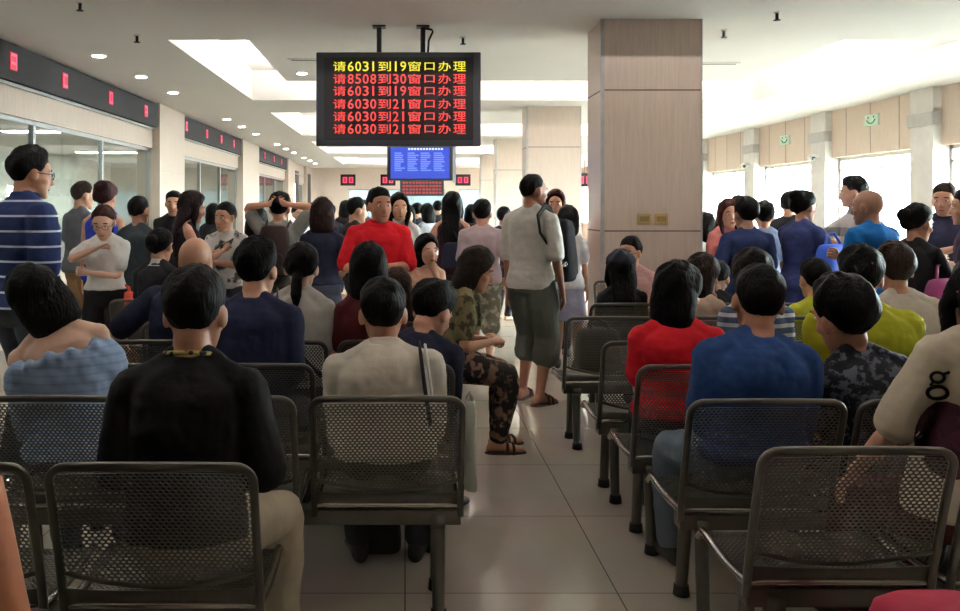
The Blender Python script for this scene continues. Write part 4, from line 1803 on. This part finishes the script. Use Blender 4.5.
person('woman in pale blue off-shoulder ruffled blouse with long black hair, seated at the left edge', at(80, 3.17), 3.17, zat(264, 3.17), -12, 'S2', sit=True, fem=True, top=fabric((150, 172, 204), 'stripe', (138, 160, 194), 0.03, 0.3),
       style='offshoulder', neckline=1.31, loose=0.03, fold=0.04, hair='bob', hs=1.0, hroll=-22, roll=-17, hyaw=-20, hpitch=22, lean=6, bcol=(60, 66, 84), skin=(214, 174, 150), fat=1.08)
person('man in cream collared shirt with a black strap on his shoulder, seated in the middle', at(386, 3.13), 3.13, zat(277, 3.13), 0, 'S3', sit=True, top=(212, 204, 188), collar=True, lean=10, hpitch=4,
       bcol=(52, 54, 62), hair='short', hyaw=-4, skin=(176, 128, 102), sleeve='half', loose=0.022, fat=1.04, roll=-2)
P = PEOPLE['S3']
g = G().tube([P.T(0.135, 0.135, 1.20), P.T(0.140, 0.075, 1.40), P.T(0.142, -0.01, 1.462), P.T(0.146, -0.105, 1.40), P.T(0.155, -0.155, 1.25), P.T(0.17, -0.15, 1.08)], 0.018, 10, flat=0.35)
t = wear(P, 'shoulder_strap', g, fabric((28, 28, 32)), 'black bag strap with pale edge on the cream shirt man shoulder', 'strap')
ob('piping', G().merge(G().tube([P.T(0.165, -0.01, 1.455), P.T(0.170, -0.110, 1.39), P.T(0.178, -0.158, 1.25), P.T(0.19, -0.15, 1.08)], 0.006, 8), Matrix.Scale(P.sc, 4)), fabric((222, 220, 214)), t, True)

person('man in navy T-shirt with thick black hair, seated behind the black T-shirt man', at(252, 3.73), 3.73, zat(238, 3.73), 6, 'S4', sit=True, top=(27, 31, 56), hair='thick', lean=3, hyaw=6, bcol=(46, 48, 60), skin=(184, 134, 108), sleeve='half', loose=0.022, fat=1.0)
person('woman in white T-shirt with dark low ponytail and black diagonal strap', at(297, 4.4), 4.4, zat(241, 4.4), 4, 'S5', sit=True, fem=True, top=(205, 202, 192), hair='lowpony', bcol=(40, 42, 52), skin=(206, 160, 134), sleeve='short', fat=1.0, roll=2, loose=0.022)
P = PEOPLE['S5']
g = G().tube([P.T(-0.14, 0.10, 1.36), P.T(-0.125, -0.01, 1.462), P.T(-0.105, -0.115, 1.38), P.T(-0.02, -0.155, 1.24), P.T(0.07, -0.16, 1.08), P.T(0.15, -0.12, 0.98)], 0.020, 10, flat=0.35)
wear(P, 'shoulder_strap', g, fabric((22, 22, 26)), 'black diagonal strap across the back of the white T-shirt woman', 'strap')
person('bald man in navy shirt leaning sideways, seated in the left block', at(180, 4.35), 4.35, zat(237, 4.35), 12, 'S6', sit=True, top=(28, 32, 54), hair='bald', roll=6, hroll=0, lean=4, bcol=(40, 42, 50), skin=(190, 142, 112), sleeve='half', fat=1.08,
       armL=(-0.42, 0.16, 0.72))
person('person with straight black hair in dark red top, seated just below the red polo man', at(371, 4.35), 4.35, zat(242, 4.35), 0, 'S7', sit=True, fem=True, top=(74, 24, 28), hair='bob', bcol=(30, 30, 34), fat=0.92, roll=-2)
person('small person with reddish brown hair, seated behind the cream shirt man', at(396, 4.97), 4.97, zat(268, 4.97), 0, 'S8', sit=True, fem=True, top=(52, 40, 42), hair='bob', hcol=(46, 27, 22), bcol=(40, 38, 44), hpitch=12)
person('man in navy shirt bowing his head, seated on the aisle end of the third row', at(413, 3.73), 3.73, zat(282, 3.73), 14, 'S9', sit=True, top=(24, 27, 46), hair='thick', lean=14, hpitch=30, hyaw=24, roll=6, bcol=(60, 66, 84), skin=(176, 128, 104), sleeve='half', loose=0.024, fat=0.96)
person('woman in floral blouse and floral trousers sitting sideways on the aisle end', at(444, 5.02), 5.02, zat(246, 5.02), 78, 'S10', sit=True, fem=True, top=fabric((122, 112, 82), 'floral', (66, 62, 46), 0.05), hair='bob', lean=20, hpitch=14, hyaw=8, hcol=(34, 26, 22),
       bcol=fabric((28, 26, 28), 'floral', (126, 100, 82), 0.055), skin=(190, 138, 110), sandals=True, shoes=(70, 44, 34), armL=(-0.06, 0.28, 0.72), armR=(0.08, 0.29, 0.72), handL='grip', handR='grip', fat=1.06, spread=-0.04, legL=(-0.10, 0.40, 0.08), legR=(0.06, 0.34, 0.08))
person('person in dark sleeveless top at the left edge, showing a bare arm', -0.935, 1.52, 1.30, -4, 'S11', sit=True, top=(70, 52, 44), sleeve='none', hair='short', skin=(182, 118, 84), armR=(0.25, 0.12, 0.46), armL='lap', bcol=(60, 60, 66), z=0.0, spread=0.0)
# ------------------------------------------------------------------ seated people, right block
person('woman in red T-shirt with black chin-length hair, seated by the aisle', at(677, 3.75), 3.75, zat(261, 3.75), 14, 'R1', sit=True, fem=True, top=(178, 22, 34), hair='bob', hyaw=36, bcol=(40, 42, 52), skin=(206, 158, 132), fat=1.12, loose=0.022)
person('man in plain blue T-shirt with short black hair, seated on the right', at(753, 3.08), 3.08, zat(263, 3.08), 4, 'R2', sit=True, top=(31, 58, 104), hair='short', hyaw=6, lean=2, roll=5, hroll=2, bcol=(104, 116, 128), skin=(172, 122, 98), sleeve='half', loose=0.026, fat=1.0, spread=0.08, fold=0.024)
person('woman in speckled black top with a black bob beside the blue T-shirt man', at(867, 3.2), 3.2, zat(275, 3.2), -4, 'R3', sit=True, fem=True, top=fabric((26, 27, 32), 'floral', (84, 88, 98), 0.032), hair='thick', hs=1.14, hyaw=-14, roll=-8, hroll=-10, bcol=(36, 36, 42), fat=1.0, skin=(176, 124, 98), loose=0.024)
person('man in lime yellow shirt, seated behind the speckled black top', at(864, 3.77), 3.77, zat(246, 3.77), 6, 'R4', sit=True, top=(158, 160, 34), hair='thick', hyaw=12, bcol=(52, 56, 66), sleeve='half', fat=1.16, skin=(188, 138, 110), loose=0.028)
person('woman in cream blouse with dark brown hair behind the lime yellow shirt', at(905, 4.34), 4.34, zat(243, 4.34), 6, 'R5', sit=True, fem=True, top=(216, 206, 192), roll=-4, hair='thick', hcol=(40, 28, 24), bcol=(52, 50, 56), fat=1.1, sleeve='half', loose=0.022)
# the printed tee at the right edge
person('person in off-white printed T-shirt with black letter, seated at right edge', at(970, 2.56), 2.56, zat(250, 2.56), -6, 'R6', sit=True, fem=True, top=(206, 194, 172), hair='long', roll=8, hroll=14, bcol=(84, 40, 44), fat=1.12, skin=(196, 146, 122), sleeve='half', loose=0.026, armL=(-0.27, 0.20, 0.66))
person('person with dark hair seen between the blue and yellow shirts', at(818, 5.30), 5.30, zat(257, 5.30), 0, 'R7', sit=True, top=(186, 190, 60), hair='short', bcol=(40, 44, 60))
person('woman with dark brown hair seated in front of the blue T-shirt man', at(756, 4.33), 4.33, zat(248, 4.33), 0, 'R8', sit=True, fem=True, top=fabric((70, 88, 116), 'stripe', (196, 200, 206), 0.05, 0.4), hair='bob', hcol=(32, 24, 22), bcol=(40, 44, 60))
person('woman with dark brown hair leaning on her hand beyond the red T-shirt woman', at(694, 5.28), 5.28, zat(253, 5.28), 48, 'R9', sit=True, fem=True, top=(206, 178, 162), hair='bob', hcol=(38, 28, 24), armR='chin', hyaw=12, lean=10, bcol=(44, 44, 54))
person('person in black top bent forward, seated to the right of the beige pillar', at(712, 6.0), 6.0, zat(260, 6.0), 30, 'R10', sit=True, fem=True, top=(32, 30, 34), hair='lowpony', lean=22, hpitch=20, bcol=(30, 30, 34))
person('man with glasses in pale pink shirt seated facing left by the beige pillar', at(632, 7.1), 7.1, zat(235, 7.1), 205, 'R11', sit=True, top=(206, 160, 158), hair='short', glasses=True, bcol=(60, 60, 72), armL='lap', armR='chin', hyaw=18)
person('person in black coat and dark cap with long hair, seated in the farthest right row', at(622, 5.98), 5.98, zat(250, 5.98), 4, 'R12', sit=True, fem=True, top=(22, 21, 24), sleeve='long', hair='verylong', cap=(28, 30, 40), bcol=(24, 24, 28), hyaw=-14)

# ------------------------------------------------------------------ standing people, left
person('man in navy polo with thin white stripes, standing at the left edge', at(24, 4.5), 4.5, zat(146, 4.5), 38, 'L1', top=fabric((30, 42, 84), 'stripe', (206, 212, 224), 0.078, 0.13), hair='thick', glasses=True, collar=(30, 42, 84), hyaw=16, hpitch=8, bcol=(60, 62, 72),
       sleeve='half', fat=1.12, loose=0.024, skin=(190, 138, 112), hem=0.90)
person('woman in white T-shirt with folded arms and black trousers, facing the camera', at(106, 6.5), 6.5, zat(203, 6.5), 176, 'L2', fem=True, top=(226, 222, 218), hair='pony', hcol=(52, 30, 26), hpitch=26, glasses=True, armL='fold', armR=(0.02, 0.20, 1.36, (1, 0, -0.4)), handR='grip',
       bcol=(24, 20, 24), hem=0.98, sleeve='short', skin=(212, 166, 142), fat=1.08)
person('person in royal blue sleeveless top standing behind the white T-shirt woman', at(104, 7.3), 7.3, zat(181, 7.3), 6, 'L3', fem=True, top=(40, 62, 170), sleeve='none', style='tank', hair='updo', hcol=(52, 28, 30), bcol=(50, 44, 60), armR='down')
person('man in grey T-shirt and khaki trousers standing left of the white T-shirt woman', at(80, 8.0), 8.0, zat(180, 8.0), 40, 'L4', top=(92, 94, 100), hair='short', bcol=(150, 116, 84), hyaw=10, armR='fold', hcol=(44, 36, 30))
person('person in dark grey-green sleeveless dress seen from behind by the first pier', at(137, 6.9), 6.9, zat(194, 6.9), 12, 'L5', fem=True, top=(48, 56, 60), kind='dress', sleeve='none', dresshem=0.42, hair='crop', armL='phone', loose=0.022, fat=1.05)
person('man in black shirt far back beside the first beige pier', at(174, 9.2), 9.2, zat(190, 9.2), 170, 'L6', top=(30, 30, 36), hair='short', armR='fold')
person('person with dark hair and white collar seated low by the first pier', at(157, 6.2), 6.2, zat(227, 6.2), 15, 'L7', sit=True, fem=True, top=(36, 34, 38), collar=(216, 214, 210), hair='bun')
person('woman in black sleeveless top with long dark hair looking at her phone', at(187, 6.9), 6.9, zat(190, 6.9), 66, 'L8', fem=True, top=(28, 24, 28), sleeve='none', style='tank', hair='verylong', hcol=(30, 20, 20), armL='phone', armR='phone', hpitch=14, bcol=(30, 28, 32), skin=(204, 156, 132))
person('man in white shirt with dark pattern holding a phone, facing the camera', at(227, 7.6), 7.6, zat(201, 7.6), 186, 'L9', top=fabric((216, 214, 212), 'floral', (60, 58, 62), 0.12), hair='short', hyaw=20, armR='phone', armL='fold', bcol=(36, 36, 42))
person('man with both arms raised behind his head carrying a brown backpack', at(279, 7.4), 7.4, zat(192, 7.4), 4, 'L10', top=(120, 118, 112), hair='thick', armL='head', armR='head', bcol=(84, 92, 84), skin=(196, 140, 112), cap=(30, 28, 28))
P = PEOPLE['L10']
g = soft_box(P.T(0, -0.20, 1.20), 0.155, 0.085, 0.24)
pk = soft_box(P.T(0, -0.29, 1.08), 0.12, 0.03, 0.10)
st = G()
for sx in (-1, 1):
    st.tube([P.T(sx * 0.10, -0.16, 1.38), P.T(sx * 0.11, -0.02, 1.478), P.T(sx * 0.13, 0.12, 1.36), P.T(sx * 0.15, 0.10, 1.15), P.T(sx * 0.15, -0.10, 1.02)], 0.018, 8, flat=0.5)
wear(P, 'backpack', g, fabric((52, 38, 36)), 'brown backpack worn by the man with raised arms', 'backpack', [('front_pocket', pk, fabric((46, 34, 32)), True), ('shoulder_straps', st, fabric((38, 28, 28)), True)])
person('person in blue top partly hidden left of the man with raised arms', at(256, 8.2), 8.2, zat(207, 8.2), 20, 'L10b', fem=True, top=(62, 84, 140), hair='bob')
person('woman in navy top and grey denim skirt with brown bob, seen from behind', at(322, 6.9), 6.9, zat(197, 6.9), -4, 'L11', fem=True, top=(30, 32, 52), bottom='skirt', bcol=(70, 76, 92), hair='bob', hcol=(38, 25, 24), armR=(0.20, 0.16, 1.05), hem=0.95)
person('man in black shirt in profile behind the red polo man', at(354, 8.6), 8.6, zat(196, 8.6), 60, 'L12', top=(28, 28, 32), hair='short', hyaw=10, armR='fold')
person('man in bright red polo shirt facing the camera in the middle of the hall', at(379, 6.3), 6.3, zat(186, 6.3), 178, 'L13', top=(196, 22, 36), collar=(188, 20, 34), hair='short', hyaw=-22, hpitch=2, sleeve='half', bcol=(44, 42, 50), skin=(198, 140, 112), fat=1.12, armL=(-0.06, 0.26, 1.12, (-0.8, -0.3, -0.8)), armR=(0.12, 0.25, 1.08, (0.8, -0.3, -0.8)), handL='grip', handR='grip', loose=0.024)
P = PEOPLE['L13']
o = ob('paper_sheet', G().box(-0.15, 0.15, -0.105, 0.105, -0.001, 0.001), plain('paper_white', (232, 230, 226), 0.8))
o.location = world(P, (0.06, 0.36, 1.10)); o.rotation_euler = (math.radians(14), 0.1, 0.15)
tag(o, 'white paper sheet held by the red polo man', 'paper')
person('woman in white top standing behind the red polo man', at(399, 7.9), 7.9, zat(192, 7.9), 186, 'L14', fem=True, top=(214, 208, 204), hair='long', bcol=(60, 56, 62), hyaw=-16)
person('woman in dark red tank top with very long black hair, seen from behind', at(452, 8.3), 8.3, zat(191, 8.3), 10, 'L15', fem=True, top=(58, 22, 30), sleeve='none', style='tank', hair='verylong', bcol=(34, 34, 44), skin=(204, 152, 126), armL=(-0.22, 0.16, 1.06))
P = PEOPLE['L15']
g = soft_box(P.T(0.05, -0.21, 1.08), 0.13, 0.06, 0.13)
st = G().tube([P.T(0.10, -0.16, 1.20), P.T(0.02, -0.13, 1.34), P.T(-0.08, -0.09, 1.44), P.T(-0.10, 0.0, 1.475), P.T(-0.06, 0.12, 1.36)], 0.010, 8)
wear(P, 'shoulder_bag', g, fabric((32, 34, 52)), 'navy shoulder bag on the back of the long-haired woman in tank top', 'bag', [('strap', st, fabric((28, 28, 36)), True)])
person('man in pale pink shirt and patterned shorts walking away', at(482, 7.9), 7.9, zat(198, 7.9), 12, 'L16', top=(206, 186, 192), hair='short', bottom='shorts', bcol=fabric((104, 104, 88), 'floral', (176, 170, 150), 0.06), short_to=0.6, sleeve='half', legL=(-0.10, 0.16, 0.08), legR=(0.10, -0.22, 0.10), armR=(0.26, 0.05, 0.93), fat=1.06, sandals=True, loose=0.026)
person('woman with bare shoulders and dark hair touching her face, left of the floral blouse', at(425, 7.2), 7.2, zat(233, 7.2), 170, 'L17', sit=True, fem=True, top=(196, 150, 128), style='tank', sleeve='none', hair='bob', armL='chin', hyaw=-20, skin=(206, 156, 130))

# the man standing in the aisle
person('man in white T-shirt and olive shorts standing in the aisle with black backpack', at(531, 6.36), 6.36, zat(172, 6.36), 40, 'M', top=(218, 216, 208), hair='crop', bottom='shorts', bcol=(84, 86, 78), short_to=0.66, sleeve='half', hyaw=26, hpitch=4, fat=0.96,
       armR=(0.23, 0.06, 0.86), armL='down', sandals=True, shoes=(74, 52, 46), skin=(158, 108, 84), loose=0.020, legL=(-0.11, 0.06, 0.08), legR=(0.11, -0.06, 0.08), toe=14)
P = PEOPLE['M']
g = soft_box(P.T(0.07, 0.26, 1.14), 0.15, 0.10, 0.24)
pk = soft_box(P.T(0.08, 0.37, 1.06), 0.11, 0.035, 0.12)
st = G().tube([P.T(0.13, 0.15, 1.32), P.T(0.128, 0.06, 1.455), P.T(0.128, -0.02, 1.478), P.T(0.128, -0.115, 1.40), P.T(0.155, -0.125, 1.28), P.T(0.185, -0.02, 1.16), P.T(0.16, 0.17, 1.05)], 0.026, 10, flat=0.4)
bk = G().box(-0.02, 0.02, -0.01, 0.01, -0.02, 0.02)
bk = G().merge(bk, Matrix.Translation(P.T(0.19, 0.17, 1.04)))
wear(P, 'backpack', g, fabric((26, 26, 30)), 'black backpack hanging in front of the man in white T-shirt', 'backpack', [('front_pocket', pk, fabric((22, 22, 26)), True), ('shoulder_strap', st, fabric((20, 20, 24)), True), ('buckle', bk, M_CHROME, False)])
person('woman in coral top with reddish hair just behind the black backpack', at(556, 8.4), 8.4, zat(189, 8.4), 195, 'M2', fem=True, top=(196, 128, 118), hair='bob', hcol=(58, 30, 26), armR='fold')
person('woman in white shirt and grey-lilac skirt with black bob beside the pillar', at(567, 7.7), 7.7, zat(205, 7.7), 20, 'M3', fem=True, top=(222, 222, 224), hair='bob', bottom='skirt', bcol=(150, 150, 172), lean=6)

# ------------------------------------------------------------------ standing people, right
person('man in navy T-shirt seen from behind under the right windows', at(747, 7.0), 7.0, zat(197, 7.0), 6, 'T1', top=(36, 46, 84), hair='thick', sleeve='half', bcol=(70, 60, 62), fat=1.08, armL=(-0.27, 0.08, 0.90), hyaw=-14)
person('person with dark hair and pale blue top behind the navy T-shirt man', at(765, 7.8), 7.8, zat(201, 7.8), 10, 'T2', fem=True, top=(150, 170, 205), hair='thick', bcol=(60, 60, 70))
person('woman in coral pink top with dark red hair facing the camera by the pillar', at(727, 7.7), 7.7, zat(198, 7.7), 168, 'T3', fem=True, top=(206, 122, 116), hair='verylong', hcol=(58, 28, 30), hyaw=12, armL='fold', skin=(222, 172, 150))
person('woman in white blouse against the pillar edge under the windows', at(706, 8.2), 8.2, zat(212, 8.2), -30, 'T4', fem=True, top=(232, 230, 228), hair='bob', sleeve='half')
person('person with brown hair behind the coral pink woman', at(738, 8.6), 8.6, zat(195, 8.6), 190, 'T5', fem=True, top=(150, 104, 100), hair='bob', hcol=(48, 32, 28))
person('woman in navy dress in profile with a bright blue bag on her arm', at(801, 7.0), 7.0, zat(190, 7.0), 62, 'T6', fem=True, top=(44, 52, 96), kind='dress', hair='updo', hyaw=6, armR=(0.18, 0.26, 1.10, (0.9, -0.6, -0.6)), armL='fold', fat=1.12, skin=(206, 152, 128), sleeve='cap')
P = PEOPLE['T6']
g = soft_box(P.T(0.29, 0.06, 1.10), 0.10, 0.21, 0.17, None, 0.85)
st = G().tube([P.T(0.28, -0.05, 1.24), P.T(0.25, 0.0, 1.36), P.T(0.25, 0.10, 1.37), P.T(0.28, 0.18, 1.24)], 0.012, 8)
wear(P, 'handbag', g, plain('blue_bag', (28, 84, 196), 0.5), 'bright blue bag on the arm of the navy dress woman', 'bag', [('handle', st, plain('blue_bag', (28, 84, 196), 0.5), True)])
person('person in black top behind the navy dress woman', at(789, 8.4), 8.4, zat(190, 8.4), 40, 'T7', top=(34, 34, 38), hair='short', bcol=(40, 40, 46))
person('man in white and grey shirt in left profile beside the windows', at(857, 7.5), 7.5, zat(176, 7.5), -72, 'T8', top=fabric((206, 202, 200), 'stripe', (150, 146, 148), 0.2, 0.4), hair='thick', bcol=(70, 70, 78), armR=(-0.02, 0.42, 1.12, (0.6, -0.4, -1)), armL='fold', skin=(214, 164, 142), sleeve='half')
person('balding man in bright blue T-shirt facing the windows', at(872, 6.0), 6.0, zat(189, 6.0), -24, 'T9', top=(18, 98, 168), hair='bald', hyaw=-16, bcol=(60, 62, 72), skin=(150, 108, 90), sleeve='half', fat=1.14, armR='fold', armL='fold', loose=0.026)
person('woman in black T-shirt with hair in a bun in right profile', at(913, 5.6), 5.6, zat(202, 5.6), 62, 'T10', fem=True, top=(30, 29, 31), hair='bun', hyaw=10, hpitch=12, armR=(0.10, 0.34, 1.10, (0.8, -0.6, -0.8)), armL='phone', bcol=(46, 42, 48), fat=1.12, skin=(186, 130, 104), sleeve='half', hcol=(18, 18, 17))
P = PEOPLE['T10']
g = soft_box(P.T(0.28, -0.05, 1.02), 0.09, 0.24, 0.17, None, 0.8)
st = G().tube([P.T(0.27, -0.16, 1.15), P.T(0.22, -0.06, 1.28), P.T(0.20, 0.06, 1.30), P.T(0.26, 0.10, 1.15)], 0.011, 8)
wear(P, 'handbag', g, plain('magenta_bag', (128, 26, 92), 0.6), 'magenta handbag hanging from the arm of the black T-shirt woman', 'bag', [('handle', st, plain('magenta_bag_handle', (140, 32, 104), 0.5), True)])
person('young man in dark navy polo facing left by the right pilaster', at(945, 6.9), 6.9, zat(182, 6.9), 212, 'T11', top=(40, 40, 62), hair='short', hyaw=14, bcol=(48, 48, 56), hcol=(44, 30, 24), skin=(206, 152, 126), armR='fold')
person('person in dark purple top cut by the right edge of the photo', at(972, 6.2), 6.2, zat(187, 6.2), -60, 'T12', top=(46, 38, 56), hair='short', bcol=(40, 40, 46), armL='fold')

# ------------------------------------------------------------------ the crowd further back
crowd = [(330, 12.5, 203, 0, 'short', (44, 44, 52), 'person in dark grey top in the distance left of the black shirt man'),
         (345, 14.0, 200, 30, 'bob', (58, 48, 52), 'woman in brown top in the distance under the left red sign'),
         (364, 12.0, 199, -20, 'short', (36, 40, 58), 'person in dark blue top in the distance behind the red polo man'),
         (408, 11.5, 205, 180, 'bob', (190, 186, 184), 'person in pale top in the distance under the red text board'),
         (417, 13.5, 202, 10, 'short', (52, 56, 70), 'person in slate top in the distance under the red text board'),
         (428, 12.2, 203, -30, 'bob', (176, 178, 186), 'woman in light grey top in the distance left of the long-haired woman'),
         (438, 15.0, 200, 0, 'short', (40, 40, 44), 'person in black top in the distance behind the long-haired woman'),
         (471, 13.0, 204, 20, 'bob', (60, 56, 60), 'person in dark top in the distance between the tank top and pink shirt'),
         (503, 11.0, 207, 40, 'short', (34, 34, 38), 'person in black top in the distance left of the white T-shirt man'),
         (298, 11.2, 203, 150, 'short', (204, 204, 206), 'person in white top in the distance right of the raised arms'),
         (213, 11.5, 203, -10, 'bob', (40, 38, 42), 'woman in dark top in the distance left of the man in patterned white shirt'),
         (312, 15.0, 202, 170, 'short', (60, 62, 70), 'person in grey top in the distance before the dark poster'),
         (550, 12.0, 200, 0, 'short', (70, 40, 44), 'person in maroon top in the distance behind the black backpack')]
for px, Y, py, yaw, hr, tc, lab in crowd:
    person(lab, at(px, Y), Y, max(1.48, zat(py, Y)), yaw, None, top=tc, hair=hr, fem=(hr == 'bob'), bcol=(44, 44, 52))
bake_all()

# ------------------------------------------------------------------ loose things
P = PEOPLE['R6']
shirt = [c for c in P.root.children if c.name.startswith('shirt')][0]
from mathutils.bvhtree import BVHTree
bvh = BVHTree.FromPolygons([v.co.copy() for v in shirt.data.vertices], [tuple(p.vertices) for p in shirt.data.polygons])


def hit_back(x, z):
    return bvh.ray_cast(Vector((x, -1.0, z)), Vector((0, 1, 0)))[0]


def patch_frame(x, z, e=0.035):
    l, r_, u, d = hit_back(x - e, z), hit_back(x + e, z), hit_back(x, z + e), hit_back(x, z - e)
    X = (r_ - l).normalized()
    N = X.cross(u - d).normalized()
    return hit_back(x, z), X, N.cross(X), N


frame = None


def on_back(cx, cz, dx, dz):
    o, X, U, N = frame
    p = o + X * (cx + dx - cxl) + U * (cz + dz - czl)
    h = bvh.ray_cast(p - N * 0.2 if N.y > 0 else p + N * 0.2, N if N.y > 0 else -N, 0.5)[0]
    return tuple((h or p) + (-N if N.y > 0 else N) * 0.003)


cxl, czl = -0.150, 0.935
frame = patch_frame(cxl, czl)
g = G()
up = [on_back(cxl, czl + 0.020, 0.017 * math.cos(t), 0.015 * math.sin(t)) for t in [2 * PI * i / 20 for i in range(21)]]
lo = [on_back(cxl, czl - 0.026, 0.026 * math.cos(t), 0.019 * math.sin(t)) for t in [2 * PI * i / 24 for i in range(25)]]
for pts, r in ((up, 0.0045), (lo, 0.0055), ([on_back(cxl - 0.010, czl + 0.008, 0, 0), on_back(cxl - 0.018, czl - 0.002, 0, 0), on_back(cxl - 0.006, czl - 0.009, 0, 0)], 0.0045), ([on_back(cxl + 0.014, czl + 0.030, 0, 0), on_back(cxl + 0.028, czl + 0.036, 0, 0)], 0.0045)):
    g.tube(pts, r, 8)
ob('printed_letter', g, fabric((26, 26, 28)), P.root, True)
g = G()
n = 20
ring = []
for r in range(6):
    for i in range(n):
        a = 2 * PI * i / n
        ring.append(on_back(cxl + 0.025, czl - 0.16, 0.085 * r / 5 * math.cos(a), 0.11 * r / 5 * math.sin(a)))
fs = []
for r in range(5):
    for i in range(n):
        j = (i + 1) % n
        fs.append((r * n + i, r * n + j, (r + 1) * n + j, (r + 1) * n + i))
g.add(ring, fs)
ob('printed_patch', g, fabric((58, 30, 42), 'floral', (84, 48, 62), 0.04), P.root, True)

# bags
def tote(label, x, y, z, hx, hy, hz, m, name='shopping_bag', rz=0.0, handles=2.4):
    t = empty(name, (x, y, z), rz, label, 'bag')
    g = soft_box((0, 0, hz), hx, hy, hz, None, 0.92)
    if name == 'plastic_bag':
        g.v = [tuple(Vector(v) + noise.noise_vector(Vector(v) * 22) * 0.012 * (1 - 0.6 * (v[2] > hz * 1.9))) for v in g.v]
    ob('bag_body', g, m, t, True)
    for sy in (-1, 1):
        ob('handle', G().tube([(-hx * 0.4, sy * hy * 0.4, hz * 1.9), (-hx * 0.33, sy * hy * 0.3, hz * (handles * 0.94)), (0, sy * hy * 0.2, hz * handles), (hx * 0.33, sy * hy * 0.3, hz * (handles * 0.94)), (hx * 0.4, sy * hy * 0.4, hz * 1.9)], 0.008, 8), m, t, True)
    return t


tote('red fabric bag standing on the floor at the lower right corner', at(940, 1.95), 1.95, 0.0, 0.17, 0.10, 0.275, plain('red_bag', (150, 20, 52), 0.7), handles=1.9)
tote('small black bag on the floor under the cream shirt man seat', at(378, 3.62), 3.62, 0.0, 0.10, 0.08, 0.085, plain('black_bag', (24, 22, 24), 0.6))
P = PEOPLE['L5']
q = world(P, (-0.28, 0.05, 0.52))
tote('orange red shopping bag beside the dark grey-green dress', at(125, 6.5), 6.5, 0.55, 0.09, 0.05, 0.13, plain('orange_bag', (206, 66, 44), 0.6))
tote('white plastic bag hanging from the aisle side of the cream shirt man bench', 0.231, 3.02, 0.46, 0.022, 0.07, 0.155, plain('white_plastic', (168, 172, 160), 0.35), 'plastic_bag', handles=2.15)
tote('black bag on the aisle seat of the farthest right row', at(598, 5.28), 5.28, 0.445, 0.14, 0.10, 0.13, plain('black_bag', (24, 22, 24), 0.6), 'handbag')
q = PEOPLE['L8']
for key, lab in (('L8', 'phone held by the woman in black sleeveless top'), ('L9', 'phone held by the man in dark patterned white shirt')):
    P = PEOPLE[key]
    side = 'R'
    pose, M = P.hn[side]
    c = M @ Vector((-0.01, 0.085, -0.03))
    t = ob('phone', G().box(-0.037, 0.037, -0.075, 0.075, -0.004, 0.004), M_DARK, None, bevel=0.002)
    Mw = Matrix.Translation(world(P, c)) @ Matrix.Rotation(-math.radians(P.yaw), 4, 'Z') @ M.to_3x3().to_4x4()
    t.matrix_world = Mw
    tag(t, lab, 'phone')
